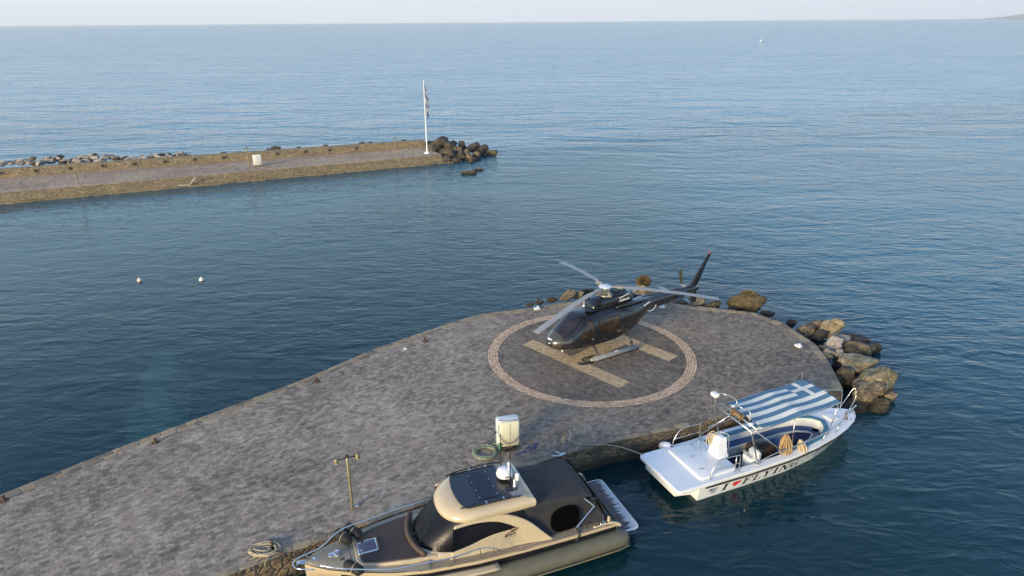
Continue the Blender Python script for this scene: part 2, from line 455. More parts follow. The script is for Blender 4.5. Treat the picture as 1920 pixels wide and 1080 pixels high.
# ---------------------------------------------------------------- the near pier
DECK = 1.0
left_px = [(0, 928), (224, 839), (560, 715), (700, 655), (860, 600), (905, 588), (1000, 577), (1050, 568), (1120, 563), (1190, 563), (1242, 567), (1351, 579), (1414, 586), (1471, 607), (1502, 627), (1531, 647), (1551, 673), (1580, 727)]
right_px = [(1386, 776), (1259, 806), (1143, 829), (1068, 849), (1042, 857), (617, 1008), (531, 1039), (430, 1077)]
L = [at(x, y, DECK) for x, y in left_px]; Rr = [at(x, y, DECK) for x, y in right_px]
d0 = (L[0] - L[2]).normalized(); d1 = (Rr[-1] - Rr[-4]).normalized()
outline = [L[0] + d0 * 34] + L + Rr + [Rr[-1] + d1 * 34]
outline = [(p.x, p.y) for p in outline]
pier = tag(empty('stone_pier', (0, 0, 0)), 'grey paved stone pier carrying a helipad circle and letter H', 'pier')
m = MB(); m.prism(outline, -5.0, DECK - .03); m.build('sea_wall', wall_m, pier)
m = MB(); m.prism(outline, DECK - .028, DECK); m.build('deck', deck_m, pier)

def edge_course(path, width, name, rows=2, seed=1, lift=.035, step=(.32, .75)):
    """Irregular stones laid along the lip of a quay."""
    rng = random.Random(seed); mb = MB()
    path = [Vector((p[0], p[1], 0)) for p in path]
    for r in range(rows):
        for a, b in zip(path[:-1], path[1:]):
            d = b - a; ln = d.length; d.normalize(); n = Vector((d.y, -d.x, 0)); s = 0
            while s < ln - .05:
                l = min(rng.uniform(*step), ln - s); w0 = width / rows
                o0 = r * w0; cx = a + d * (s + l / 2) + n * (o0 + w0 / 2)
                hw, hl = w0 * rng.uniform(.44, .51), l * rng.uniform(.47, .505); top = DECK + lift * rng.uniform(.5, 1.2)
                lo, hi = [], []
                for (u, v_) in ((-1, -.6), (-.6, -1), (.6, -1), (1, -.6), (1, .6), (.6, 1), (-.6, 1), (-1, .6)):
                    p = cx + d * (u * hl * rng.uniform(.88, 1.03)) + n * (v_ * hw * rng.uniform(.88, 1.03))
                    lo.append(Vector((p.x, p.y, DECK - .05))); q = cx.lerp(p, .93); hi.append(Vector((q.x, q.y, top)))
                mb.loft([lo, [Vector((p.x, p.y, top - .012)) for p in lo], hi], caps=True)
                s += l
    return mb.build(name, edge_m, pier)
edge_course(outline[0:13], .46, 'edge_course', 2, 3, .016)
edge_course(outline[12:20], .40, 'edge_course', 1, 4, .02)
edge_course(outline[19:], .26, 'edge_course', 1, 5, .014, (.3, .9))

# helipad: dark disc, ring of three rows of setts, letter H
PC = Vector((3.78, 29.93)); PR = 4.98
m = MB(); m.prism([(PC.x + (PR - .5) * math.cos(2 * math.pi * k / 96), PC.y + (PR - .5) * math.sin(2 * math.pi * k / 96)) for k in range(96)], DECK - .01, DECK + .004)
m.build('helipad_disc', pad_m, pier)
m = MB()
for k in range(120):
    a0, a1 = 2 * math.pi * k / 120, 2 * math.pi * (k + 1) / 120
    m.add([(PC.x + r * math.cos(a), PC.y + r * math.sin(a), DECK + .006) for r, a in ((PR - .51, a0), (PR + .01, a0), (PR + .01, a1), (PR - .51, a1))], [(0, 1, 2, 3)])
ring = m.build('helipad_ring', [joint_m, ring_m], pier)
m = MB(); rng = random.Random(5)
for r in range(4):
    n = 176
    for k in range(n):
        g = .0022; a0 = 2 * math.pi * (k + .5 * (r % 2)) / n + g * rng.uniform(.2, .7); a1 = 2 * math.pi * (k + 1 + .5 * (r % 2)) / n - g * rng.uniform(.2, .7)
        r0, r1 = PR - .5 + r * .125 + .008, PR - .5 + (r + 1) * .125 - .008; z = DECK + .012 + rng.uniform(0, .004)
        m.add([(PC.x + q * math.cos(a), PC.y + q * math.sin(a), z) for q, a in ((r0, a0), (r1, a0), (r1, a1), (r0, a1))], [(0, 1, 2, 3)])
m.build('ring_setts', ring_m, ring, recalc=False)

hd = (Vector((4.64, 26.56)) - Vector((.49, 31.0))).normalized(); hn = Vector((-hd.y, hd.x))       # along a stroke, across to the other
h0 = Vector((.49, 31.0))
SL, SW, SG = 6.08, .80, 3.70      # stroke length, width, distance between strokes
def stroke(mb, a0, a1, b0, b1, rng):
    """setts 0.2 x 0.1 laid in a basket of rows between (a0..a1) along hd and (b0..b1) along hn"""
    na = int(round((a1 - a0) / .115)); nb = int(round((b1 - b0) / .2))
    for i in range(na):
        for j in range(nb + 1):
            off = .5 * (i % 2); u0, u1 = (j - off) / nb, (j + 1 - off) / nb
            u0, u1 = max(0, u0), min(1, u1)
            if u1 - u0 < .02: continue
            g = .005; z = DECK + .013 + rng.uniform(0, .004)
            aa = (a0 + (a1 - a0) * i / na + g, a0 + (a1 - a0) * (i + 1) / na - g); bb = (b0 + (b1 - b0) * u0 + g, b0 + (b1 - b0) * u1 - g)
            q = [h0 + hd * x + hn * y for x, y in ((aa[0], bb[0]), (aa[1], bb[0]), (aa[1], bb[1]), (aa[0], bb[1]))]
            mb.add([(p.x, p.y, z) for p in q], [(0, 1, 2, 3)])
rects = [(0, SL, 0, SW), (0, SL, SG, SG + SW), (SL / 2 - .48, SL / 2 + .48, SW + .01, SG - .01)]
m = MB()
for a0, a1, b0, b1 in rects:
    q = [h0 + hd * x + hn * y for x, y in ((a0, b0), (a1, b0), (a1, b1), (a0, b1))]
    m.add([(p.x, p.y, DECK + .008) for p in q], [(0, 1, 2, 3)])
hh = m.build('helipad_letter', joint_m, pier); hh['label'] = 'big tan letter H laid in setts inside the circle'
m = MB(); rng = random.Random(6)
for r_ in rects: stroke(m, *r_, rng)
m.build('letter_setts', bar_m, hh, recalc=False)

# ---------------------------------------------------------------- the breakwater across the harbour mouth
bw = tag(empty('stone_breakwater', (0, 0, 0)), 'long low stone breakwater with a parapet, far side of the harbour', 'breakwater')
A0, A1 = Vector((-48.94, 65.07)), Vector((-8.4, 83.84)); B0, B1 = Vector((-53.7, 71.98)), Vector((-11.0, 89.2))
ad, bd = (A1 - A0).normalized(), (B1 - B0).normalized()
A9, B9 = A0 - ad * 45, B0 - bd * 45
up = lambda p, d: p + Vector((-d.y, d.x)) * 1
m = MB(); m.prism([tuple(A9), tuple(A1), tuple(B1), tuple(B9)], -5, DECK - .03); m.build('quay_wall', bw_m, bw)
m = MB(); m.prism([tuple(A9), tuple(A1), tuple(B1), tuple(B9)], DECK - .028, DECK); m.build('deck', bwdeck_m, bw)
bn = Vector((-bd.y, bd.x)); an = Vector((-ad.y, ad.x))
m = MB(); m.prism([tuple(B9 + bn * .003), tuple(B1 + bn * .003), tuple(B1 + bn * .85), tuple(B9 + bn * .85)], -5, 1.88)
par = m.build('parapet', bw_m, bw)
ledge_m = mat_masonry('ledge_concrete', (.22, .17, .09), (.28, .22, .12), (.33, .26, .15), (.20, .16, .09), 1.2, False)
m = MB(); n = 60; rng = random.Random(8); poly = [tuple(A9 - an * .002)]
for i in range(n + 1):
    p = A9.lerp(A1 + ad * 2.4, i / n) - an * (.45 + .12 * math.sin(i * 1.7) + rng.uniform(-.06, .06)); poly.append(tuple(p))
poly += [tuple(A1 + ad * 2.3 + an * .5), tuple(A1 + ad * .003 + an * .6), tuple(A1 + ad * .003 - an * .002)]
m.prism(poly, -5, .13); m.build('footing', ledge_m, bw)
hole_m = plain('drain_shade', (.03, .026, .02), .95)  # near-black block stands for the shade inside each drain
frame_m = plain('drain_surround', (.17, .14, .10), .9, var=.3)
holes_px = [4, 70, 134, 195, 254, 312, 367, 422, 478, 522, 575, 620, 670]
for i, px in enumerate(holes_px):
    # where the sight line through this column meets the parapet face
    tt = None
    for k in range(4000):
        q = B9.lerp(B1, k / 4000)
        fx = q.x * F_PX; dep = q.y * math.cos(PITCH) - (1.45 - CAM_Z) * math.sin(PITCH)
        if 960 + fx / dep >= px: tt = q; break
    m = MB(); rot = Matrix.Rotation(math.atan2(bd.y, bd.x), 3, 'Z')
    c = Vector((tt.x, tt.y, 1.50))
    nf = Vector((-bn.x, -bn.y, 0))
    fr = MB()
    for dx, dz, sx_, sz_ in ((0, .16, .46, .06), (0, -.16, .46, .06), (-.20, 0, .06, .26), (.20, 0, .06, .26)):
        fr.box(c + nf * .02 + Vector((bd.x * dx, bd.y * dx, dz)), (sx_, .06, sz_), rot)
    fo = fr.build('drain_opening', frame_m, bw)
    m.box(c + nf * .004, (.34, .02, .26), rot); m.build('hole_shade', hole_m, fo)
# ================================================================ HELICOPTER
heli_paint = plain('gunmetal_paint', (.010, .0105, .012), .28, .0, .7, var=.2, scale=1.5)
heli_paint.node_tree.nodes['Principled BSDF'].inputs['Coat Roughness'].default_value = .05
heli_nose = plain('bronze_grey_paint', (.075, .070, .050), .25, .35, 1.0, var=.12)
black_trim = plain('black_trim', (.010, .010, .011), .45, var=.2)
def mat_glass(name, c0, c1, sc=2.2):
    t = NT(name); v = t.coords()
    n = t.noise(v, sc, 4, .6, .0)
    return t.set(t.ramp(n, [(.42, c0), (.62, c1)]), .03, spec=.6)
screen_glass = mat_glass('tinted_windscreen', (.010, .011, .016), (.026, .021, .024), 1.6)
side_glass = mat_glass('glow_side_glass', (.020, .013, .008), (.075, .043, .021), 1.6)  # brown mottle paints the light showing through the cabin windows
blade_m = plain('rotor_blade_grey', (.30, .29, .28), .5, var=.1, scale=2)
hub_white = plain('rotor_cap_white', (.62, .66, .72), .35, var=.06)
hub_metal = plain('hub_metal', (.42, .38, .28), .42, .5, var=.3, scale=8)
skid_black = plain('skid_black', (.014, .014, .015), .4, var=.2)
float_m = plain('float_bag_grey', (.20, .21, .22), .65, var=.15, scale=6)
decal_white = plain('decal_white', (.80, .80, .80), .5, var=.03)

HUB = at(1135, 535, DECK + 3.25)
heli_az = R(210.8)
def tx(x): return x if x > -2.0 else -2.0 + (x + 2.0) * .79
heli = tag(empty('helicopter', (HUB.x, HUB.y, DECK), heli_az), 'black single rotor helicopter with grey blades parked on the helipad', 'helicopter')

def se_ring(x, zb, zt, hw, ex=2.6, n=36, zw=.5):
    """superellipse section; zw = height fraction of the widest point"""
    pts = []; zc = zb + (zt - zb) * zw
    for k in range(n):
        a = 2 * math.pi * k / n; c, s = math.cos(a), math.sin(a)
        y = hw * math.copysign(abs(c) ** (2 / ex), c)
        hz_ = (zt - zc) if s >= 0 else (zc - zb)
        pts.append(Vector((x, y, zc + hz_ * math.copysign(abs(s) ** (2 / ex), s))))
    return pts
FS = [  # x, bottom, top, half width, exponent, height of the widest point
    (3.30, .98, 1.06, .05, 2.0, .5), (3.26, .88, 1.18, .22, 2.0, .5), (3.14, .76, 1.30, .40, 2.1, .5), (2.94, .67, 1.42, .57, 2.2, .5), (2.65, .60, 1.56, .73, 2.3, .45),
    (2.40, .57, 1.72, .81, 2.4, .42), (2.10, .55, 1.97, .87, 2.5, .42), (1.80, .545, 2.17, .91, 2.6, .42), (1.50, .54, 2.29, .93, 2.8, .43), (1.20, .54, 2.31, .935, 3.0, .45),
    (.70, .54, 2.35, .935, 3.2, .48), (.0, .55, 2.36, .93, 3.2, .5), (-.55, .60, 2.35, .92, 3.1, .5), (-1.0, .70, 2.32, .88, 2.9, .52), (-1.45, .86, 2.28, .80, 2.7, .55),
    (-1.9, 1.04, 2.22, .67, 2.5, .58), (-2.35, 1.20, 2.18, .53, 2.4, .6), (-2.8, 1.33, 2.16, .42, 2.4, .6), (-3.2, 1.40, 2.14, .36, 2.5, .6), (-4.2, 1.48, 2.11, .31, 2.6, .6),
    (-5.4, 1.58, 2.08, .25, 2.6, .6), (-6.6, 1.70, 2.05, .18, 2.6, .6), (-7.3, 1.78, 2.03, .13, 2.6, .6), (-7.42, 1.86, 1.98, .05, 2.4, .6)]
FS = [(tx(f[0]) if f[0] < 0 else f[0] * .985, f[1], f[2] if f[2] < 2.2 else f[2] - .06, f[3], f[4], f[5]) for f in FS]
def fs_at(x):
    xs = [f[0] for f in FS][::-1]
    return [interp(xs, [f[i] for f in FS][::-1], x) for i in range(1, 6)]
def fus_y(x, z, off=0.0):
    zb, zt, hw, ex, zw = fs_at(x); zc = zb + (zt - zb) * zw
    q = (z - zc) / ((zt - zc) if z >= zc else (zc - zb)); q = min(1, abs(q))
    return hw * (1 - q ** ex) ** (1 / ex) + off
m = MB(); m.loft([se_ring(*f[:5], zw=f[5]) for f in FS], caps=True)
fus = m.build('fuselage', heli_paint, heli, smooth=True)
# bronze-grey lower nose: shell a few millimetres proud
m = MB()
def nose_pt(u, v_):
    x = lerp(3.31, 2.42, u); zb, zt, hw, ex, zw = fs_at(min(x, 3.30)); zc = zb + (zt - zb) * zw
    a = lerp(-.42, 1.42, v_) * math.pi if False else lerp(-68, 248, v_) * math.pi / 180
    c, s_ = math.cos(a), math.sin(a); k = 1.012
    y = (hw + .006) * math.copysign(abs(c) ** (2 / ex), c); hz_ = (zt - zc) if s_ >= 0 else (zc - zb)
    return (x + .006 * (1 - u), y, zc + (hz_ + .006) * math.copysign(abs(s_) ** (2 / ex), s_))
m.grid(nose_pt, 14, 40); nose = m.build('nose_cone', heli_nose, heli, smooth=True)

def side_patch(name, quad, mat, parent, sgn, off, nu=14, nv=8, rnd=0.0):
    """patch on the flank: quad of (x, z) corners front-low, rear-low, rear-high, front-high"""
    mb = MB(); a, b, c, d = quad
    def fn(u, v_):
        lo = (lerp(a[0], b[0], u), lerp(a[1], b[1], u)); hi = (lerp(d[0], c[0], u), lerp(d[1], c[1], u))
        x, z = lerp(lo[0], hi[0], v_), lerp(lo[1], hi[1], v_)
        return (x, sgn * fus_y(x, z, off), z)
    mb.grid(fn, nu, nv)
    return mb.build(name, mat, parent, smooth=True)
# windscreen: two panes either side of a centre post
def screen_patch(name, a0, a1, mat, off, x0=2.76, x1=1.60):
    mb = MB()
    def fn(u, v_):
        x = lerp(x0, x1, u); zb, zt, hw, ex, zw = fs_at(x); zc = zb + (zt - zb) * zw
        lim = lerp(1.0, .80, u)
        a = math.pi / 2 + lerp(a0, a1, v_) * lim
        c, s_ = math.cos(a), math.sin(a)
        return (x + off * .6, (hw + off) * math.copysign(abs(c) ** (2 / ex), c), zc + (zt - zc + off) * abs(s_) ** (2 / ex))
    mb.grid(fn, 16, 14)
    return mb.build(name, mat, heli, smooth=True)
W1 = R(72)
screen_patch('windscreen_pane', .03, W1, screen_glass, .012)
screen_patch('windscreen_pane', -W1, -.03, screen_glass, .012)
screen_patch('windscreen_post', -.035, .035, heli_paint, .016)
for sgn in (1, -1):
    side_patch('window_seal', ((2.13, 1.25), (1.27, 1.25), (1.23, 2.03), (1.55, 2.03)), black_trim, heli, sgn, .0135)
    side_patch('window_seal', ((1.04, 1.28), (-.20, 1.31), (-.26, 2.01), (1.0, 2.03)), black_trim, heli, sgn, .0135)
    fd = side_patch('front_door', ((2.30, .78), (1.22, .78), (1.16, 2.10), (1.55, 2.10)), heli_paint, heli, sgn, .010)
    side_patch('window', ((2.05, 1.30), (1.34, 1.30), (1.30, 1.98), (1.60, 1.98)), side_glass, fd, sgn, .018)
    h_ = MB(); h_.box((1.36, sgn * fus_y(1.36, 1.16, .03), 1.16), (.14, .03, .03)); h_.build('handle', hub_metal, fd)
    rd = side_patch('rear_door', ((1.12, .72), (-.32, .72), (-.32, 2.10), (1.08, 2.10)), heli_paint, heli, sgn, .010)
    side_patch('window', ((.98, 1.33), (-.14, 1.36), (-.20, 1.96), (.94, 1.98)), side_glass, rd, sgn, .018)
    h_ = MB(); h_.box((-.18, sgn * fus_y(-.18, 1.2, .03), 1.2), (.14, .03, .03)); h_.build('handle', hub_metal, rd)
    side_patch('chin_window', ((2.92, .84), (2.36, .80), (2.36, 1.16), (2.86, 1.10)), screen_glass, heli, sgn, .016)
    side_patch('baggage_hatch', ((-.55, .95), (-1.35, 1.12), (-1.35, 1.75), (-.55, 1.75)), heli_paint, heli, sgn, .008)
# lamp under the nose, roof window, roof aerial, pitot
m = MB(); m.lathe([(0, -.05), (.05, -.04), (.06, 0), (.05, .02), (0, .03)], (2.62, .28, .60)); m.build('landing_lamp', decal_white, heli, smooth=True)
m = MB()
for (cx, cy, rr) in ((3.17, .10, .05), (3.19, .02, .05), (3.185, -.05, .045), (3.15, .16, .035)):
    m.lathe([(0, .0), (rr, .0), (rr * .8, .02), (0, .028)], (cx, cy, 1.245), 10, Matrix.Rotation(R(38), 3, 'Y'))
m.build('nose_badge', decal_white, heli, smooth=True)
m = MB(); m.rbox((1.02, .30, 2.335), (.55, .42, .05), .1); m.build('roof_window', screen_glass, heli, smooth=True)
m = MB(); m.lathe([(.09, 0), (.07, .04), (.02, .06), (.012, .28), (.03, .30), (0, .32)], (1.02, -.28, 2.30), 12); m.build('roof_aerial', hub_white, heli, smooth=True)
# engine and gearbox cowling
CW = [(.98, 2.22, 2.34, .24, 2.6), (.90, 2.2, 2.55, .36, 3), (.66, 2.2, 2.70, .43, 3.2), (.3, 2.2, 2.76, .46, 3.4), (-.3, 2.2, 2.78, .47, 3.4), (-.8, 2.15, 2.84, .47, 3.4), (-1.4, 2.1, 2.86, .44, 3.2), (-1.9, 2.0, 2.82, .38, 3), (-2.15, 2.0, 2.70, .30, 2.6), (-2.25, 2.05, 2.55, .20, 2.4)]
cx_ = lambda x: x if x > .3 else .3 + (x - .3) * .74
m = MB(); m.loft([se_ring(cx_(a), b, c, d, e, 32, .35) for a, b, c, d, e in CW], caps=True)
cowl = m.build('engine_cowling', heli_paint, heli, smooth=True)
m = MB(); m.rbox((.70, .37, 2.55), (.34, .16, .24), .06); m.build('air_intake', black_trim, cowl, smooth=True)
m = MB(); m.rbox((.70, -.37, 2.55), (.34, .16, .24), .06); m.build('air_intake', black_trim, cowl, smooth=True)
m = MB(); m.rbox((-.80, 0, 2.855), (.7, .46, .03), .08); m.build('top_grille', black_trim, cowl, smooth=True)
m = MB(); m.tube([(-1.42, .05, 2.55), (-1.65, .07, 2.60), (-1.95, .10, 2.72)], [.14, .14, .15], 14, caps=False); m.build('exhaust_pipe', hub_metal, heli, smooth=True, solid=.012)
# raised shoulders beside the cowling
for sgn in (1, -1):
    m = MB(); m.tube([(-.2, sgn * .60, 2.27), (-.8, sgn * .62, 2.30), (-1.5, sgn * .48, 2.25), (-2.3, sgn * .30, 2.15), (-3.0, sgn * .16, 2.08)], [.04, .09, .10, .07, .02], 14)
    m.build('roof_fairing', heli_paint, heli, smooth=True)
# script on the port side of the cowling
def text_mesh(body, size, name, mat, parent, mtx, shear=0.0, extrude=.004, align='CENTER', wfac=1.0):
    c = bpy.data.curves.new('lettering', 'FONT'); c.body = body; c.size = size; c.shear = shear; c.extrude = extrude; c.align_x = align; c.resolution_u = 3
    o = bpy.data.objects.new('lettering', c); col.objects.link(o)
    dg = bpy.context.evaluated_depsgraph_get(); me = bpy.data.meshes.new_from_object(o.evaluated_get(dg))
    bpy.data.objects.remove(o); bpy.data.curves.remove(c)
    me.transform(Matrix.Diagonal((wfac, 1, 1, 1))); me.materials.clear(); me.materials.append(mat)
    t = bpy.data.objects.new(name, me); col.objects.link(t); t.parent = parent; t.matrix_local = mtx
    return t
# port flank: letters run nose -> tail reading left to right as seen from port
mt = Matrix.Translation((-.80, .485, 2.46)) @ Matrix(((-1, 0, 0, 0), (0, 0, 1, 0), (0, 1, 0, 0), (0, 0, 0, 1)))
text_mesh('Athens', .22, 'script_lettering', decal_white, cowl, mt @ Matrix.Rotation(R(4), 4, 'Z'), .35)
m = MB(); m.tube(catmull([(-.48, .486, 2.66), (-.72, .486, 2.70), (-1.08, .47, 2.77)], 6), .018, 6); m.build('script_flourish', decal_white, cowl)
# mast, swashplate, hub
m = MB(); m.lathe([(.30, 2.74), (.28, 2.80), (.16, 2.84), (.09, 2.88), (.07, 3.2)], (0, 0, 0), 20)
m.lathe([(.20, 2.90), (.22, 2.92), (.22, 2.96), (.12, 2.98)], (0, 0, 0), 20); mast = m.build('rotor_mast', hub_metal, heli, smooth=True, angle=40)
for k in range(3):
    a = R(120 * k + 40); m = MB(); m.tube([(.20 * math.cos(a), .20 * math.sin(a), 2.93), (.26 * math.cos(a + .3), .26 * math.sin(a + .3), 3.17)], .022, 8); m.build('pitch_link', hub_metal, mast, smooth=True)
    a += R(60); m = MB(); m.tube([(.34 * math.cos(a), .34 * math.sin(a), 2.76), (.20 * math.cos(a), .20 * math.sin(a), 2.93)], .028, 8); m.box((.33 * math.cos(a), .33 * math.sin(a), 2.80), (.12, .12, .10)); m.build('control_rod', hub_metal, mast, smooth=True, angle=40)
rot = MB(); rot.lathe([(.05, 3.14), (.30, 3.17), (.315, 3.20), (.29, 3.22), (.05, 3.25)], (0, 0, 0), 28)
disc = rot.build('rotor_hub', hub_white, heli, smooth=True, angle=50)
tips = [at(1047, 490.5, DECK + 2.62), at(1004, 629, DECK + 2.62), at(1343, 562.5, DECK + 2.62)]
inv = Matrix.Rotation(-heli_az, 4, 'Z')
for tp in tips:
    q = inv @ (tp - Vector((HUB.x, HUB.y, DECK))); az = math.atan2(q.y, q.x)
    base = Matrix.Rotation(az, 4, 'Z')
    m = MB(); secs = []
    LB = 5.345
    for i in range(28):
        r = .62 + (LB - .62) * i / 27
        ch = .12 if r < .8 else lerp(.12, .35, min(1, (r - .8) / .45)); th = .07 if r < .9 else .038
        z = 3.20 - .50 * ((r - .5) / (LB - .5)) ** 1.5; tw = R(9 - 8 * r / LB)
        y0, y1 = -ch * .62, ch * .38; g = []
        for (yy, tt) in ((y1, 0), (y1 - ch * .12, .8), (y1 - ch * .35, 1), (y0 + ch * .3, .5), (y0, .05), (y0 + ch * .3, -.4), (y1 - ch * .35, -.7), (y1 - ch * .12, -.6)):
            p = Vector((0, yy, tt * th / 2)); p = Matrix.Rotation(tw, 3, 'X') @ p; g.append(Vector((r, p.y, z + p.z)))
        secs.append(g)
    m.loft(secs, caps=True); bl = m.build('rotor_blade', blade_m, heli, smooth=True, angle=50, matrix=base)
    m = MB(); m.box((.46, 0, 3.185), (.46, .11, .05)); m.box((.70, 0, 3.165), (.26, .16, .09)); m.box((.52, .12, 3.15), (.30, .05, .05)); m.tube([(.30, .1, 3.12), (.78, .14, 3.12)], .02, 8)
    m.build('blade_grip', hub_metal, bl, bevel=.01)
# tail: boom spine, fins, stabiliser, rotor
m = MB(); m.tube([(tx(-2.4), 0, 2.14), (tx(-3.2), 0, 2.12), (tx(-5.5), 0, 2.09), (tx(-6.6), 0, 2.06)], [.05, .085, .075, .03], 12); m.build('drive_shaft_cover', heli_paint, heli, smooth=True)
def fin(sections, name):
    mb = MB(); secs = []
    for (x0, x1, z, th) in sections:
        g = []
        for u, t_ in ((0, 0), (.08, .7), (.3, 1), (.7, .6), (1, .05), (.7, -.6), (.3, -1), (.08, -.7)): g.append(Vector((lerp(x0, x1, u) + 1.03, t_ * th / 2, z)))
        secs.append(g)
    mb.loft(secs, caps=True); return mb.build(name, heli_paint, heli, smooth=True, angle=60)
fin([(-6.40, -7.12, 1.95, .11), (-6.85, -7.38, 2.45, .10), (-7.30, -7.68, 3.10, .085), (-7.74, -8.00, 3.66, .06)], 'upper_fin')
fin([(-6.55, -7.15, 1.86, .10), (-6.72, -7.18, 1.45, .09), (-6.88, -7.22, 1.05, .06)], 'lower_fin')
red_m = plain('beacon_red', (.45, .05, .05), .3)
m = MB(); m.lathe([(.05, 3.65), (.05, 3.69), (.03, 3.72), (0, 3.73)], (-6.84, 0, 0), 12); m.build('tail_beacon', red_m, heli, smooth=True)
for sgn in (1, -1):
    m = MB(); secs = []
    for y in (.12, 1.28):
        secs.append([Vector((lerp(-4.35, -4.83, u), sgn * y, 1.80 + t_ * .03)) for u, t_ in ((0, 0), (.1, .8), (.35, 1), (1, .05), (.35, -.8), (.1, -.6))])
    m.loft(secs, caps=True); m.build('tail_stabiliser', heli_paint, heli, smooth=True, angle=60)
m = MB(); m.tube([(-5.45, -.10, 2.0), (-5.45, -.36, 2.02)], [.11, .07], 12); m.lathe([(.0, -.06), (.07, -.05), (.08, .04), (0, .06)], (-5.45, -.36, 2.02), 14, Matrix.Rotation(R(90), 3, 'X')); trh = m.build('tail_rotor_hub', hub_metal, heli, smooth=True)
for s2 in (1, -1):
    m = MB(); secs = []; ang = R(74)
    for i in range(9):
        r = .10 + .83 * i / 8; ch = .08 if i < 2 else .185; tw = R(14)
        g = []
        for u, t_ in ((-.5, 0), (-.25, 1), (.5, .1), (-.25, -.8)):
            d = Vector((math.cos(ang), 0, math.sin(ang))) * s2; e = Vector((-math.sin(ang), 0, math.cos(ang)))
            g.append(Vector((-5.45, -.38, 2.02)) + d * r + e * (u * ch * math.cos(tw)) + Vector((0, 1, 0)) * (u * ch * math.sin(tw) + t_ * .014))
        secs.append(g)
    m.loft(secs, caps=True); m.build('tail_rotor_blade', blade_m if s2 < 0 else plain('tail_blade_dark', (.05, .05, .035), .5), heli, smooth=True, angle=60)
m = MB(); m.tube([(-5.9, 0, 1.02), (-6.2, 0, .95), (-6.5, 0, 1.05)], .018, 8); m.build('tail_skid', skid_black, heli)
# landing gear
for sgn in (1, -1):
    y = sgn * 1.10
    m = MB(); m.tube(catmull([(2.20, sgn * .98, .14), (2.02, sgn * 1.04, .07), (1.80, y, .055), (1.3, y, .05), (-1.0, y, .05), (-1.32, y, .05)], 5), .05, 10); sk = m.build('skid', skid_black, heli, smooth=True)
    m = MB(); m.tube([(1.42, y, .16), (1.40, y, .16), (-1.18, y, .16), (-1.22, y, .16)], [.06, .115, .115, .07], 14); fb = m.build('float_bag', float_m, sk, smooth=True)
    m = MB(); m.lathe([(.03, 0), (.075, .01), (.08, .08), (.05, .12), (0, .12)], (1.42, y, .16), 14, Matrix.Rotation(R(90), 3, 'Y')); m.build('float_cap', hub_metal, fb, smooth=True)
    m = MB(); m.box((.05, y + sgn * .02, .272), (.22, .1, .01)); m.build('float_label', decal_white, fb)
    m = MB(); m.tube([(1.80, sgn * .72, .13), (1.10, sgn * .72, .13)], .035, 8); m.tube([(1.78, sgn * .72, .12), (1.80, y, .07)], .03, 8); m.build('boarding_step', skid_black, sk, smooth=True)
m = MB()
for x in (1.02, 1.10): m.tube(catmull([(x, -1.1, .10), (x, -.98, .30), (x, -.72, .56), (x, -.35, .66), (x, .35, .66), (x, .72, .56), (x, .98, .30), (x, 1.1, .10)], 5), .026, 8)
m.build('front_cross_tube', skid_black, heli, smooth=True)
m = MB(); m.tube(catmull([(-.95, -1.1, .10), (-.95, -1.0, .42), (-.95, -.74, .72), (-.95, -.35, .80), (-.95, .35, .80), (-.95, .74, .72), (-.95, 1.0, .42), (-.95, 1.1, .10)], 5), .04, 8)
for sgn in (1, -1): m.box((-.95, sgn * 1.0, .44), (.10, .10, .10))
m.build('rear_cross_tube', skid_black, heli, smooth=True)
# small white aerials along the boom
m = MB(); m.tube([(-1.95, .62, 1.98), (-2.25, .70, 2.16)], .018, 6); m.build('whip_aerial', hub_white, heli)
m = MB(); m.tube(catmull([(-2.35, .48, 1.60), (-2.55, .50, 1.55), (-2.85, .44, 1.62), (-3.0, .36, 1.72)], 4), .02, 6); m.build('tail_aerial', hub_white, heli)
# ================================================================ WHITE PARASAIL BOAT
gel = plain('white_gelcoat', (.74, .75, .76), .28, coat=.5, var=.035, scale=1.2, grime=.10)
gel_side = plain('white_topsides', (.72, .73, .71), .25, coat=.6, var=.03, scale=1.5, grime=.08)
rub_m = plain('black_rubber', (.025, .022, .020), .6, var=.3)
ink = plain('lettering_black', (.015, .014, .014), .45, var=.1)
red_ink = plain('heart_red', (.62, .035, .03), .4, var=.08)
flag_blue = plain('canvas_blue', (.075, .170, .265), .85, var=.14, scale=5)
flag_white = plain('canvas_white', (.66, .66, .60), .85, var=.08, scale=5)
navy = plain('navy_carpet', (.014, .022, .085), .95, var=.3, scale=12)
cush_navy = plain('navy_vinyl', (.030, .075, .20), .5, var=.15)
cush_teal = plain('teal_vinyl', (.045, .17, .26), .5, var=.15)
vinyl_w = plain('white_vinyl', (.80, .80, .76), .5, var=.04, grime=.06)
steel = plain('stainless_tube', (.58, .57, .54), .22, .85, var=.12, scale=6)
rust_steel = plain('rusty_fitting', (.32, .20, .10), .6, .4, var=.4, scale=10)
cover_m = plain('dark_leather_cover', (.035, .020, .014), .5, var=.35, scale=6)
straw = plain('dry_straw', (.40, .27, .13), .9, var=.35, scale=14)
straw2 = plain('faded_rope', (.50, .40, .26), .9, var=.3, scale=14)
blue_cloth = plain('blue_cloth', (.05, .13, .30), .85, var=.25, scale=8)

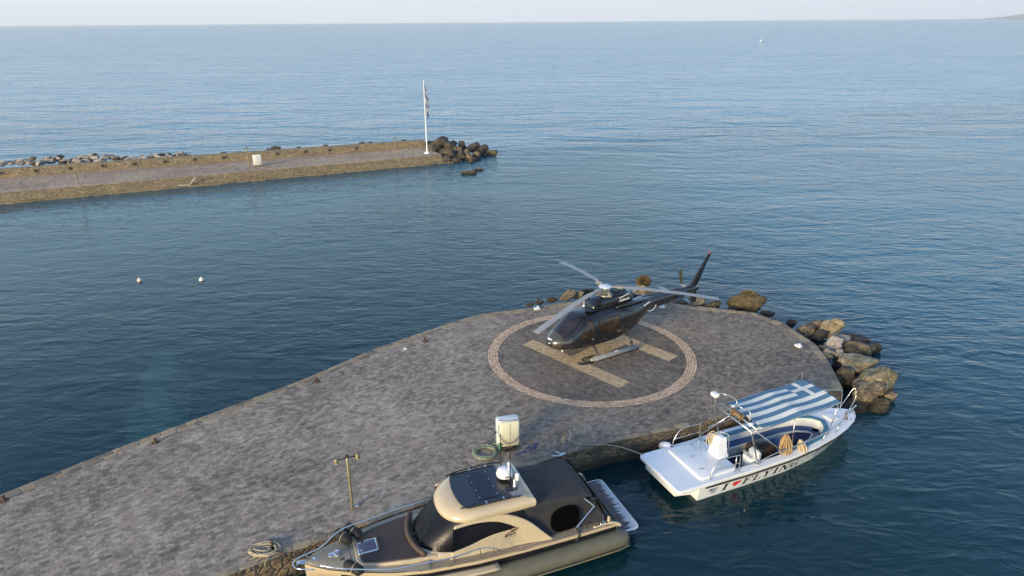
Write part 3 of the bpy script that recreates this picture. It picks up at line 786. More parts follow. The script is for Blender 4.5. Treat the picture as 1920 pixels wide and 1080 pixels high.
BO = Vector((5.28, 20.90, 0)); BA = R(23.5)
boat = tag(empty('motorboat', BO, BA), 'white open motorboat with a blue and white striped canopy beside the pier head', 'boat')
bx_ = [0.9, 3.0, 5.0, 6.5, 7.5, 8.3, 8.9, 9.25, 9.42]
bg_ = [1.20, 1.26, 1.25, 1.17, 1.03, .82, .56, .30, .10]        # half beam at the gunwale
bw_ = [1.10, 1.10, 1.06, .88, .62, .34, .14, .06, .03]          # half beam at the water
bz_ = [.72, .72, .74, .78, .83, .87, .90, .915, .92]           # gunwale height
def bside(x, z):
    g, w0, h = interp(bx_, bg_, x), interp(bx_, bw_, x), interp(bx_, bz_, x)
    t = z / h
    return w0 + (g - w0) * (t if t < 0 else (.55 * t + .45 * t * t) if x > 6 else t)
m = MB(); secs = []
N = 44
for i in range(N + 1):
    x = lerp(.9, 9.42, (i / N) ** .9); h = interp(bx_, bz_, x); prof = []
    g = interp(bx_, bg_, x); rise = smoothstep(8.2, 9.5, x)
    zs = [h, h - .12, h - .22, .30, .10, -.05]
    zs = [max(z, -.05 + .55 * rise * (1 - k * .0)) if k > 2 else z for k, z in enumerate(zs)]
    for z in zs: prof.append((bside(x, z) + (.0 if z > h - .2 else 0), z))
    kz = lerp(-.45, .35, rise); prof.append((.02, min(kz, zs[-1] - .02)))
    half = [Vector((x + .10 * rise * (z / h), y, z)) for y, z in prof]
    secs.append([Vector((p.x, -p.y, p.z)) for p in half][::1] + half[::-1])
m.loft(secs, closed=False)
o = len(m.v); s0 = secs[0]; m.add(s0, [tuple(range(len(s0)))])
hull = m.build('hull', gel_side, boat, smooth=True, angle=35, solid=.03)

# rubbing strake and the thin line above it
def strake(name, dz, r, mat, x0=1.15, out=.02):
    mb = MB(); pts = []
    xs = [lerp(x0, 9.42, i / 40) for i in range(41)]
    for x in xs: h = interp(bx_, bz_, x); pts.append(Vector((x + .08 * smoothstep(8.2, 9.5, x), -(bside(x, h + dz) + out), h + dz)))
    full = pts + [Vector((p.x, -p.y, p.z)) for p in pts[::-1]]
    mb.tube(full, r, 6); return mb.build(name, mat, hull, smooth=True)
strake('rubbing_strake', -.19, .042, rub_m)
# gunwale deck ring: from outer edge to the cockpit coaming
def cock(x):   # half width of the cockpit well
    return max(0.0, interp([2.7, 3.2, 6.2, 7.0, 7.5, 7.8, 7.92], [.98, 1.0, .98, .86, .62, .30, .0], x))
m = MB()
for sgn in (1, -1):
    xs = [lerp(2.7, 7.92, i / 40) for i in range(41)]
    m.grid(lambda u, v_: (lerp(2.7, 7.92, u), sgn * lerp(cock(lerp(2.7, 7.92, u)), interp(bx_, bg_, lerp(2.7, 7.92, u)) + .012, v_), interp(bx_, bz_, lerp(2.7, 7.92, u)) + .012 + .03 * (1 - v_)), 40, 3)
m.grid(lambda u, v_: (lerp(7.92, 9.50, u), lerp(-1, 1, v_) * (interp(bx_, bg_, lerp(7.92, 9.46, u)) + .012), interp(bx_, bz_, lerp(7.92, 9.42, u)) + .012 + .03 * (1 - abs(lerp(-1, 1, v_)))), 14, 12)
m.build('side_deck', gel, boat, smooth=True, angle=50)
m = MB(); m.rbox((8.35, .04, .92), (.50, .52, .07), .08); m.build('bow_hatch', gel, boat, smooth=True, angle=50)
# flat launching platform over the stern
m = MB(); pl = []
for (x, y, r) in ((-.06, 1.24, .14), (-.06, -1.24, .14)):
    s_ = 1 if y > 0 else -1
    for k in range(7):
        a = R(90 + 15 * k) if s_ > 0 else R(180 + 15 * k)
        pl.append((x + r + r * math.cos(a), y - s_ * r + r * math.sin(a)))
pl = [(2.72, 1.25)] + pl + [(2.72, -1.25)]
m.prism(pl, .58, .735); m.build('stern_platform', gel, boat, bevel=.03, smooth=True, angle=40)
m = MB(); m.prism([(.9, 1.1), (.05, .9), (.05, -.9), (.9, -1.1)], .30, .58); m.build('platform_bracket', gel_side, boat)
m = MB(); m.rbox((1.87, 0, .775), (1.66, 2.06, .10), .16, 5, zr=.05); hatch = m.build('platform_hatch', gel, boat, smooth=True, angle=60)
m = MB(); m.box((1.62, .22, .832), (.12, .05, .02)); m.box((1.42, -.55, .832), (.17, .04, .02), Matrix.Rotation(R(-20), 3, 'Z')); m.build('hatch_latch', steel, hatch)
# cockpit sole and U-shaped seat
m = MB(); m.prism([(2.7, .98), (5.5, .95), (6.4, .80), (7.1, .52), (7.55, .26), (7.55, -.26), (7.1, -.52), (6.4, -.80), (5.5, -.95), (2.7, -.98)], .06, .10); m.build('cockpit_floor', navy, boat)
path = [(x, cock(x)) for x in [2.9, 3.4, 4, 4.6, 5.2, 5.8, 6.2, 6.6, 7.0, 7.3, 7.55, 7.75, 7.88]] + [(7.92, 0)]
path = path + [(x, -y) for x, y in path[-2::-1]]
path = catmull([(x, y, 0) for x, y in path], 3)
path = [p for p in path if not (p.y < 0 and p.x < 5.5)]
def u_loft(name, prof, mat, parent, p0=0, p1=None):
    mb = MB(); secs = []; pp = path[p0:p1]
    for i, p in enumerate(pp):
        d = (pp[min(i + 1, len(pp) - 1)] - pp[max(i - 1, 0)]).normalized(); n = Vector((d.y, -d.x, 0))
        if n.dot(Vector((4.8, 0, 0)) - p) < 0: n = -n
        hz0 = interp(bx_, bz_, p.x) + .03
        secs.append([p + n * o_ + Vector((0, 0, z if z < 0.7 else hz0 + (z - .8))) for o_, z in prof])
    mb.loft(secs, closed=True, caps=True); return mb.build(name, mat, parent, smooth=True, angle=50)
m = MB(); m.prism([(6.5, .60), (7.2, .46), (7.62, .24), (7.62, -.24), (7.2, -.46), (6.5, -.60)], .10, .43); m.build('bow_step', navy, boat, bevel=.02)
seat = u_loft('bench_seat', [(.34, .12), (.06, .45), (.0, .78), (.14, .78), (.20, .47), (.56, .47), (.56, .12)], vinyl_w, boat)
u_loft('backrest_pad', [(-.03, .80), (-.02, .835), (.15, .835), (.165, .79), (.10, .76)], cush_teal, seat)
u_loft('seat_pad', [(.22, .475), (.22, .52), (.46, .52), (.50, .49), (.49, .475)], cush_navy, seat)
for k in range(10):       # welts on the bench front
    x = 3.3 + k * .38; m = MB(); m.tube([(x, cock(x) - .565, .16), (x, cock(x) - .565, .44)], .012, 5); m.build('seam', plain('seam_grey', (.45, .45, .43), .6) if k == 0 else bpy.data.materials['seam_grey'], seat)
# upright white seat post with lines hung on it
m = MB(); m.rbox((2.62, -.02, .80), (.52, .62, .20), .07); m.loft([[(2.61 + a * hx0, b * hy0, z) for a, b in ((-1, -1), (1, -1), (1, 1), (-1, 1))] for z, hx0, hy0 in ((.86, .22, .27), (1.58, .15, .20), (1.61, .12, .17))], caps=True); tow = m.build('tow_pedestal', gel, boat, smooth=True, angle=50)
tow['label'] = 'tall white pedestal hung with short lines'
m = MB(); rng = random.Random(3)
for k in range(7):
    x, y = 2.60 + rng.uniform(-.2, .1), .22 + rng.uniform(-.2, .08)
    m.tube(catmull([(x, y, 1.63), (x - .12, y + .06, 1.60), (x - .22, y + .1, 1.40), (x - .2 + rng.uniform(-.05, .05), y + .1, 1.12 + rng.uniform(-.1, .2))], 3), .016, 5)
m.build('hung_lines', straw2, tow)
m = MB(); m.box((2.37, .27, 1.30), (.04, .12, .13), Matrix.Rotation(R(20), 3, 'X')); m.build('green_tag', plain('tag_green', (.08, .25, .10), .7), tow)
m = MB(); m.box((2.36, .30, 1.43), (.04, .10, .08)); m.build('red_tag', plain('tag_red', (.4, .06, .06), .7), tow)
# helm console to starboard with a wheel, dark covered engine box
m = MB(); m.rbox((3.72, -.60, .45), (.50, .50, .72), .08); m.rbox((3.86, -.60, .88), (.24, .46, .18), .06, rot=Matrix.Rotation(R(-20), 3, 'Y')); con = m.build('helm_console', vinyl_w, boat, smooth=True, angle=50)
m = MB(); rw = Matrix.Rotation(R(62), 3, 'Y'); c0 = Vector((3.46, -.60, .92))
m.tube([c0 + rw @ Vector((.19 * math.cos(a), .19 * math.sin(a), 0)) for a in [2 * math.pi * k / 20 for k in range(20)]], .018, 6, closed=True)
for k in range(3): a = 2 * math.pi * k / 3; m.tube([c0, c0 + rw @ Vector((.19 * math.cos(a), .19 * math.sin(a), 0))], .014, 5)
m.build('steering_wheel', steel, con)
m = MB()
for k in range(5): m.lathe([(.0, 0), (.05, 0), (.05, .05), (0, .06)], (3.95 + .05 * (k % 2), -.42 - .09 * k, .95), 10)
m.build('instruments', plain('gauge_black', (.03, .03, .03), .3), con, smooth=True, angle=40)
m = MB(); m.rbox((4.50, -.22, .50), (.95, .74, .80), .14, 4, zr=.16); eng = m.build('engine_box', cover_m, boat, smooth=True, angle=60)
m = MB(); m.rbox((4.50, -.22, .905), (.66, .46, .05), .10); m.build('engine_lid', plain('lid_black', (.02, .018, .018), .35), eng, smooth=True)
m = MB(); m.rbox((5.35, -.1, .30), (.46, .9, .36), .12, 4, zr=.10); m.build('helm_seat', blue_cloth, boat, smooth=True, angle=60)
m = MB(); m.rbox((3.05, -.75, .26), (.42, .36, .34), .06); m.build('step_locker', vinyl_w, boat, smooth=True, angle=50)
m = MB(); m.rbox((3.05, -.75, .447), (.36, .30, .03), .05); m.build('locker_pad', cush_navy, boat, smooth=True)

# stainless work: stern rails, side rails, bow rails
def rail(name, pts, r=.020, parent=boat, n=6, smooth_path=True, mat=None):
    mb = MB(); mb.tube(catmull(pts, 5) if smooth_path else pts, r, n); return mb.build(name, mat or steel, parent, smooth=True)
D = .74
rp = rail('stern_rail', [(1.40, 1.12, D), (1.40, 1.12, D + .25), (1.62, 1.12, D + .62), (1.90, 1.12, D + .74), (2.55, 1.12, D + .70), (2.64, 1.12, D + .62), (2.64, 1.12, D)], .021)
rail('mid_rail', [(1.44, 1.12, D + .34), (2.62, 1.12, D + .34)], .016, rp, smooth_path=False)
rail('rail_leg', [(2.50, 1.12, D + .33), (2.72, 1.12, D + .28), (2.78, 1.12, D)], .016, rp)
rs = rail('stern_rail', [(1.40, -1.12, D), (1.40, -1.12, D + .30), (1.66, -1.12, D + .66), (1.92, -1.12, D + .74), (2.55, -1.12, D + .70), (2.66, -1.12, D + .60), (2.66, -1.12, D)], .021)
rail('mid_rail', [(1.44, -1.12, D + .36), (2.64, -1.12, D + .36)], .016, rs, smooth_path=False)
rail('rail_leg', [(2.48, -1.12, D + .70), (2.48, -1.12, D)], .016, rs, smooth_path=False)
rail('grab_loop', [(2.95, -.15, .6), (2.95, -.15, 1.45), (2.88, -.05, 1.62), (2.70, .15, 1.65)], .020)
rail('side_rail', [(3.05, 1.12, .76), (3.05, 1.12, 1.12), (3.2, 1.12, 1.22), (4.6, 1.12, 1.26), (6.0, 1.10, 1.30), (6.9, 1.03, 1.34), (7.0, 1.0, .9)], .019)
sr = rail('side_rail', [(3.35, -1.12, .80), (4.2, -1.13, 1.02), (5.5, -1.13, 1.10), (6.6, -1.06, 1.17), (7.4, -.94, 1.24), (8.1, -.74, 1.32), (8.75, -.48, 1.38)], .021)
for x in (3.55, 5.75, 6.9, 7.75): 
    y = -interp(bx_, bg_, x) + .13; rail('rail_post', [(x - .10, y, interp(bx_, bz_, x)), (x + .12, y, interp([3.35, 5.5, 6.6, 7.4, 8.1, 8.75], [.80, 1.10, 1.17, 1.24, 1.32, 1.38], x + .12) - .01)], .026, sr, smooth_path=False)
rail('bow_rail', [(8.0, .74, .95), (8.0, .72, 1.75), (8.1, .66, 1.88), (8.85, .30, 1.90), (8.98, .22, 1.80), (9.0, .20, 1.0)], .021)
rail('bow_rail', [(9.05, .28, 1.0), (9.38, .30, 1.38), (9.62, .26, 1.78), (9.68, .18, 1.80), (9.66, .10, 1.45), (9.36, .04, 1.02)], .018)
rail('bow_rail', [(8.75, -.48, 1.38), (9.25, -.30, 1.40), (9.42, -.12, 1.25), (9.40, -.02, 1.02)], .019)
m = MB(); m.lathe([(.10, .0), (.10, .015), (.05, .02), (.05, .22), (.065, .25), (0, .26)], (8.78, -.30, .91), 14); m.build('bow_post', rust_steel, boat, smooth=True, angle=40)
m = MB(); m.rbox((9.36, .0, .94), (.34, .22, .06), .04); m.tube([(9.46, -.06, .99), (9.46, .06, .99)], .04, 10); m.build('anchor_roller', steel, boat, smooth=True, angle=40)
m = MB(); m.box((8.9, -.46, .93), (.16, .03, .05)); m.build('bow_cleat', steel, boat, bevel=.008)
# canopy: sagging cloth in nine stripes with a cross in the corner, on a tube frame
CX0, CX1, CH = 3.66, 7.50, .97
def cz(u, y):
    x = lerp(CX0, CX1, u)
    return 2.20 + .16 * u + .05 * math.sin(math.pi * min(1, u * 2 % 1.0001)) * -1 + .06 * (1 - (y / CH) ** 2) + .012 * math.sin(9 * u + y * 5)
m = MB(); NU, SUB = 60, 3
cant = 5 / 9 * 2 * CH / (CX1 - CX0)      # canton is as long as it is deep
for i in range(NU):
    for j in range(9 * SUB):
        u0, u1 = i / NU, (i + 1) / NU; y0, y1 = CH - 2 * CH * j / (9 * SUB), CH - 2 * CH * (j + 1) / (9 * SUB)
        st = j // SUB; mi = 0 if st % 2 == 0 else 1
        cu = (1 - (u0 + u1) / 2) / cant; cv = (j + .5) / SUB / 5
        if cu < 1 and cv < 1: mi = 1 if (abs(cu - .5) < .1 or abs(cv - .5) < .1) else 0
        P = [(lerp(CX0, CX1, u), y, cz(u, y)) for u, y in ((u0, y0), (u1, y0), (u1, y1), (u0, y1))]
        m.add(P, [(0, 1, 2, 3)], mi)
can = m.build('canopy', [flag_blue, flag_white], boat, smooth=True, solid=.012)
fr = MB()
for y in (-CH - .02, CH + .02): fr.tube([(lerp(CX0 - .3, CX1, k / 14), y, cz(k / 14, CH) - .02) for k in range(15)], .022, 6)
for u in (0, .5, 1): fr.tube([(lerp(CX0, CX1, u), lerp(-CH, CH, k / 10), cz(u, lerp(-CH, CH, k / 10)) - .03) for k in range(11)], .020, 6)
fr.build('canopy_frame', steel, can, smooth=True)
m = MB()
for k in range(34):
    u = k / 33
    for y in (-CH, CH): m.tube([(lerp(CX0, CX1, u), y, cz(u, CH)), (lerp(CX0, CX1, u), y + math.copysign(.03, y), cz(u, CH) - .02)], .006, 4)
m.build('lacing', straw2, can)
for (x, y, xb, yb) in ((7.35, -.98, 7.30, -.80), (7.35, .98, 7.30, .86), (5.6, .98, 5.6, 1.1), (5.2, -.98, 5.3, -.95)):
    rail('canopy_post', [(xb, yb, .85), (x, y, cz((x - CX0) / (CX1 - CX0), CH) - .03)], .019, smooth_path=False)
# towing arch
ar = MB()
for y in (-1.08, 1.08): ar.tube(catmull([(3.55, y, .78), (3.30, y * .98, 1.6), (3.12, y * .95, 2.22)], 5), .032, 8)
for x, z in ((3.12, 2.22), (3.38, 2.24)): ar.tube([(x, -1.05, z), (x, 1.05, z)], .032, 8)
for k in range(9): ar.tube([(3.12, -1.0 + k * .25, 2.22), (3.38, -1.0 + k * .25, 2.24)], .016, 6)
ar.tube([(2.62, 1.10, .95), (3.25, .15, 2.30)], .026, 7); ar.tube([(4.75, -1.12, .95), (3.30, -.95, 2.2)], .024, 7)
arch = ar.build('towing_arch', steel, boat, smooth=True)
rail('arch_loop', [(3.10, .98, 2.25), (3.15, .96, 2.70), (3.40, .75, 2.74), (3.50, .30, 2.70), (3.45, .25, 2.28)], .022, arch)
rail('arch_loop', [(3.10, .12, 2.25), (3.15, .10, 2.66), (3.4, -.1, 2.64), (3.5, -.45, 2.60), (3.46, -.5, 2.26)], .022, arch)
m = MB(); m.lathe([(.10, -.16), (.10, -.13), (.055, -.12), (.055, .12), (.10, .13), (.10, .16)], (3.26, -.15, 2.36), 16, Matrix.Rotation(R(90), 3, 'X')); m.box((3.26, .16, 2.36), (.16, .1, .2)); m.build('line_reel', rust_steel, arch, smooth=True, angle=40)
m = MB(); m.lathe([(0, -.06), (.07, -.05), (.085, 0), (.07, .05), (0, .06)], (3.28, -.78, 2.34), 14); m.build('deck_lamp', vinyl_w, arch, smooth=True)
m = MB(); m.rbox((3.12, 1.05, 2.66), (.22, .30, .14), .04); m.build('floodlight', vinyl_w, arch, smooth=True, angle=50)
m = MB(); m.tube([(3.12, 1.02, 2.22), (3.12, 1.04, 2.60)], .02, 6); m.tube([(3.06, 1.14, 2.2), (3.04, 1.16, 2.55)], .012, 6); m.build('lamp_stem', steel, arch)
# red and white light stick at the front corner
m = MB(); m.tube([(7.45, .98, 2.36), (7.45, .98, 2.72)], .012, 6); m.build('light_stick', rust_steel, can)

# ---- writing on the starboard side: x runs aft -> bow, v from the water up
def side_map(x, v_): 
    z = .09 + v_ * .36; return (x, -(bside(x, z) + .022), z)
def glyph(mb, polys, x, w_, h0=.08, h1=.92, sh=.32):
    for p in polys:
        q = []
        for a, b in p: q.append((a, b))
        mb.add([side_map(x + (a * w_ + (b - .5) * sh * .36), h0 + (h1 - h0) * b) for a, b in q], [tuple(range(len(q)))])
def rect(a, b, c, d): return [(a, b), (c, b), (c, d), (a, d)]
def arc_poly(cx, cy, rx0, ry0, rx1, ry1, a0, a1, n=14):
    out = [(cx + rx1 * math.cos(R(lerp(a0, a1, k / n))), cy + ry1 * math.sin(R(lerp(a0, a1, k / n)))) for k in range(n + 1)]
    inn = [(cx + rx0 * math.cos(R(lerp(a0, a1, k / n))), cy + ry0 * math.sin(R(lerp(a0, a1, k / n)))) for k in range(n + 1)]
    return [[out[k], out[k + 1], inn[k + 1], inn[k]] for k in range(n)]
s_ = .07
GL = {
 'I': [rect(.30, s_, .70, 1 - s_), rect(.05, 0, .95, s_), rect(.05, 1 - s_, .95, 1)],
 'F': [rect(.14, s_, .40, 1 - s_), rect(0, 0, .58, s_), rect(0, 1 - s_, .98, 1), rect(.86, .70, .98, 1 - s_), rect(.40, .46, .70, .54), rect(.68, .36, .76, .64)],
 'L': [rect(.14, s_, .40, 1 - s_), rect(0, 1 - s_, .58, 1), rect(0, 0, .98, s_), rect(.86, s_, .98, .32)],
 'Y': [rect(.38, s_, .62, .50), rect(.22, 0, .78, s_), [(.38, .50), (.62, .50), (.36, .93), (.08, .93)], [(.52, .50), (.62, .50), (.90, .93), (.78, .93)], rect(-.04, .93, .48, 1), rect(.66, .93, 1.04, 1)],
 'N': [rect(.10, s_, .20, .93), [(.10, .93), (.36, .93), (.90, s_), (.90, 0), (.74, 0)], rect(.80, .2, .90, .93), rect(-.05, 0, .36, s_), rect(-.05, .93, .30, 1), rect(.66, .93, 1.05, 1)],
 'G': arc_poly(.50, .50, .24, .42, .50, .50, 48, 312) + [rect(.70, .08, .96, .40), rect(.56, .40, 1.04, .47), rect(.80, .66, .90, .94)],
}
txt = MB(); x = 1.92
glyph(txt, GL['I'], x, .30); x = 2.86
for ch, w_ in (('F', .42), ('L', .40), ('Y', .42), ('I', .30), ('N', .48), ('G', .46)):
    glyph(txt, GL[ch], x, w_); x += w_ + (.07 if ch not in 'LI' else .05)
txt.build('side_lettering', ink, hull, recalc=False)
hp = []
for k in range(40):
    a = 2 * math.pi * k / 40; hp.append((16 * math.sin(a) ** 3 / 34 + .5, (13 * math.cos(a) - 5 * math.cos(2 * a) - 2 * math.cos(3 * a) - math.cos(4 * a) + 17) / 30))
m = MB(); glyph(m, [hp], 2.36, .40, .10, .90, .30); m.build('heart', red_ink, hull, recalc=False)
# small striped flag with a cross at the stern end of the side
m = MB(); fx, fw = 1.32, .36
for k in range(5): glyph(m, [rect(.0 if k > 2 else .45, .05 + k * .2, 1, .05 + k * .2 + .09)], fx, fw, .15, .85)
for a in (0, .24):
    for b in (.48, .78): glyph(m, [rect(a, b, a + .15, b + .18)], fx, fw, .15, .85)
m.build('small_flag', plain('flag_ink', (.03, .05, .14), .5), hull, recalc=False)
# leaping billfish drawn on the bow
m = MB(); sw = .30
body = [(-.02, .5), (.10, .46), (.30, .40), (.55, .38), (.78, .46), (1.18, .62), (.80, .56), (.60, .60), (.56, .78), (.48, .62), (.30, .56), (.12, .54)]
glyph(m, [body, [(-.02, .5), (-.14, .95), (-.02, .60), (.05, .52)], [(-.02, .5), (-.12, .08), (.0, .40), (.05, .48)]], 6.25, .95, .12, .95, .75)
m.build('fish_drawing', plain('fish_indigo', (.06, .06, .22), .4, var=.5, scale=9), hull, recalc=False)
m = MB(); glyph(m, [[(.12, .44), (.35, .36), (.60, .35), (.76, .44), (.55, .31), (.30, .31)]], 6.25, .95, .12, .95, .75); m.build('fish_belly', plain('fish_grey', (.35, .36, .42), .4), hull, recalc=False)
# name on the bow flare, in Greek capitals
nm = 'ΑΛΕΞΑΝΔΡΟΣ  Ν.Η. 515'
c = bpy.data.curves.new('lettering', 'FONT'); c.body = nm; c.size = .17; c.resolution_u = 2
o = bpy.data.objects.new('lettering', c); col.objects.link(o); dg = bpy.context.evaluated_depsgraph_get()
me = bpy.data.meshes.new_from_object(o.evaluated_get(dg)); bpy.data.objects.remove(o); bpy.data.curves.remove(c)
wd = max(v.co.x for v in me.vertices)
for v in me.vertices:
    x = 6.75 + v.co.x / wd * 1.95; h = interp(bx_, bz_, x)
    z = h - .135 + v.co.y * .72; v.co = Vector((x, -(bside(x, z) + .022), z))
me.materials.clear(); me.materials.append(ink)
nb = bpy.data.objects.new('bow_name', me); col.objects.link(nb); nb.parent = hull

# things lying in or hanging on the boat
def boat_pt(x, y, z): return BO + Matrix.Rotation(BA, 3, 'Z') @ Vector((x, y, z))
def bundle(name, label, cat, p, mat, n, spread, length, seed, parent=None, lean=(0, 0)):
    rng = random.Random(seed); mb = MB()
    for k in range(n):
        a = rng.uniform(0, 2 * math.pi); rr = spread * math.sqrt(rng.random())
        top = Vector((math.cos(a) * rr * .25, math.sin(a) * rr * .25, length)); bot = Vector((math.cos(a) * rr + lean[0], math.sin(a) * rr + lean[1], rng.uniform(0, length * .18)))
        midp = top.lerp(bot, .5) + Vector((math.cos(a), math.sin(a), 0)) * rr * .35
        mb.tube(catmull([top, midp, bot], 4), [.010 + .022 * j / 8 for j in range(9)], 5)
    mb.lathe([(.03, length - .12), (.06, length - .10), (.06, length - .02), (.03, length)], (0, 0, 0), 10)
    o = mb.build(name, mat, None, smooth=True); o.location = p; o.rotation_euler = (0, 0, BA)
    return tag(o, label, cat)
bundle('straw_bundle', 'dry brown bundle of straw fringe hanging under the arch of the white boat', 'straw bundle', boat_pt(5.02, -.90, .72), straw, 46, .26, .80, 1)
bundle('rope_bundle', 'pale tan bundle of frayed rope at the white boat gunwale, beside the straw fringe', 'rope bundle', boat_pt(5.62, -1.02, .66), straw2, 30, .16, .55, 2, lean=(.12, -.10))
m = MB(); rng = random.Random(9)
m.grid(lambda u, v_: (lerp(-.35, .35, u), lerp(-.25, .25, v_), .10 * noise.noise(Vector((u * 4, v_ * 4, 1))) + .16 - .3 * ((u - .5) ** 2 + (v_ - .5) ** 2)), 14, 12)
o = m.build('folded_towel', blue_cloth, None, smooth=True, solid=.02); o.location = boat_pt(5.35, -.1, .50); o.rotation_euler = (0, 0, BA + .4)
tag(o, 'rumpled blue cloth lying on the helm seat of the white boat', 'cloth')
# white fender between the stern and the quay
m = MB(); m.lathe([(0, -.30), (.10, -.28), (.18, -.16), (.19, 0), (.18, .16), (.10, .28), (.045, .32), (0, .33)], (0, 0, 0), 20)
fd_ = m.build('boat_fender', gel, None, smooth=True); fd_.location = boat_pt(1.32, 1.46, .58); fd_.rotation_euler = (R(68), 0, BA + .2)
tag(fd_, 'round white fender squeezed between the white boat and the pier wall', 'fender')
m = MB(); m.lathe([(.07, .18), (.075, .28), (.05, .35), (0, .36)], (0, 0, 0), 16); m.build('fender_eye', rub_m, fd_, smooth=True)
# ================================================================ TAN MOTOR YACHT (local x towards its bow, y to port, z up)
tan = plain('tan_gelcoat', (.52, .42, .27), .22, coat=.7, var=.04, scale=1.0, grime=.06)
tan_deck = plain('tan_nonskid', (.34, .285, .21), .75, var=.10, scale=9)
grey_deck = plain('grey_nonskid', (.27, .25, .225), .8, var=.08, scale=12)
olive = plain('olive_tube_rubber', (.115, .108, .072), .5, var=.10, scale=3, grime=.15)
olive_d = plain('dark_tube_strake', (.030, .028, .022), .55, var=.2)
pale_str = plain('pale_tube_strake', (.28, .25, .15), .55, var=.15)
black_gl = plain('black_cabin_glass', (.006, .007, .010), .04, var=.2)
cover_gl = plain('charcoal_screen_cover', (.008, .008, .011), .34, var=.15); cover_gl.node_tree.nodes['Principled BSDF'].inputs['Specular IOR Level'].default_value = .22
black_pn = plain('black_roof_panel', (.012, .013, .017), .28, coat=.4, var=.2)
navy_gl = plain('sunroof_glass', (.012, .014, .028), .06, var=.2)
canvas_b = plain('black_canvas', (.026, .026, .028), .8, var=.22, scale=5)
brown_c = plain('brown_deck_cover', (.060, .040, .034), .7, var=.14, scale=4)
brown_t = plain('brown_roll', (.095, .058, .038), .6, var=.18, scale=5)
fender_m = plain('black_fender_cloth', (.013, .013, .014), .75, var=.3, scale=10)
hull_black = plain('black_hull_band', (.012, .012, .013), .35, var=.2)
chrome = plain('chrome', (.70, .70, .70), .12, .95, var=.06)
radome_m = plain('radome_white', (.78, .78, .76), .3, var=.03)
hatch_gl = plain('smoked_hatch', (.085, .085, .13), .12, var=.15)
def mat_teak():
    t = NT('weathered_teak'); v = t.coords()
    w_ = t.new('ShaderNodeTexWave', wave_type='BANDS', bands_direction='Y'); w_.inputs['Scale'].default_value = 3.4; w_.inputs['Distortion'].default_value = .25; t.link(v, w_.inputs[0])
    c = t.ramp(t.noise(t.coords('Object', (1.2, 14, 1)), 2.0, 5, .6), [(.3, (.26, .205, .135)), (.7, (.42, .345, .24))])
    c = t.mix(t.range(w_.outputs[0], .90, .97), c, (.05, .04, .03)); return t.set(c, .75)
teak = mat_teak()
def mat_platform():
    t = NT('wet_grey_teak'); v = t.coords()
    s = t.new('ShaderNodeSeparateXYZ'); t.link(v, s.inputs[0])
    c = t.ramp(t.noise(t.coords('Object', (1.5, 16, 1)), 2.0, 4, .6), [(.3, (.50, .50, .50)), (.7, (.68, .68, .67))])
    w_ = t.new('ShaderNodeTexWave', wave_type='BANDS', bands_direction='Y'); w_.inputs['Scale'].default_value = 4.2; t.link(v, w_.inputs[0])
    c = t.mix(t.range(w_.outputs[0], .93, .98), c, (.20, .19, .19))
    # water soaked in from the transom, its edge running out along the planks
    edge = t.math('ADD', s.outputs[0], t.math('MULTIPLY', t.math('SUBTRACT', t.noise(t.coords('Object', (.5, 9, 1)), 1.7, 3, .7), .5), .95))
    edge = t.math('ADD', edge, t.math('MULTIPLY', s.outputs[1], -.06))
    wet = t.range(edge, .105, .145)
    n3 = t.noise(v, 5, 4)
    c = t.mix(wet, c, t.ramp(n3, [(.3, (.045, .026, .026)), (.7, (.085, .055, .055))]))
    r = t.range(wet, 0, 1, .8, .35)
    return t.set(c, r)
platform_m = mat_platform()

YO = Vector((3.56, 19.61, 0)); YA = R(20.5 + 180)
yacht = tag(empty('motor_yacht', YO, YA), 'tan motor yacht with black cabin glass, brown foredeck cover and olive side tubes', 'motor yacht')
YINV = Matrix.Rotation(-YA, 3, 'Z')
def yl(px, py, z):
    q = YINV @ (at(px, py, z) - YO); q.z = z; return q
def yw(x, y, z): return YO + Matrix.Rotation(YA, 3, 'Z') @ Vector((x, y, z))

# hull
hx = [.75, 2.0, 4.0, 5.5, 7.0, 8.0, 9.0, 9.7, 10.15, 10.35]
hg = [1.40, 1.46, 1.50, 1.48, 1.36, 1.16, .82, .50, .22, .05]     # deck half beam
hw_ = [1.25, 1.30, 1.30, 1.22, 1.0, .76, .42, .15, .04, .02]
hz_ = [.90, .92, .95, .98, 1.03, 1.08, 1.14, 1.19, 1.23, 1.25]
hb = lambda x: interp(hx, hg, x)
hh_ = lambda x: interp(hx, hz_, x)
m = MB(); secs = []
for i in range(41):
    x = lerp(.75, 10.35, (i / 40) ** .92); g, w0, h = hb(x), interp(hx, hw_, x), hh_(x); rise = smoothstep(8.4, 10.4, x)
    lv = [(g, h), (g + .01, h - .10), (lerp(g, w0, .35), h - .38), (w0, .12 + .5 * rise), (w0 * .85, -.2 + .8 * rise), (.02, -.5 + 1.3 * rise)]
    half = [Vector((x, y, min(z, h - .02 * k))) for k, (y, z) in enumerate(lv)]
    secs.append(half + [Vector((p.x, -p.y, p.z)) for p in half[::-1]])
m.loft(secs, closed=False); m.add(secs[0], [tuple(range(12))])
yh = m.build('hull', tan, yacht, smooth=True, angle=40)
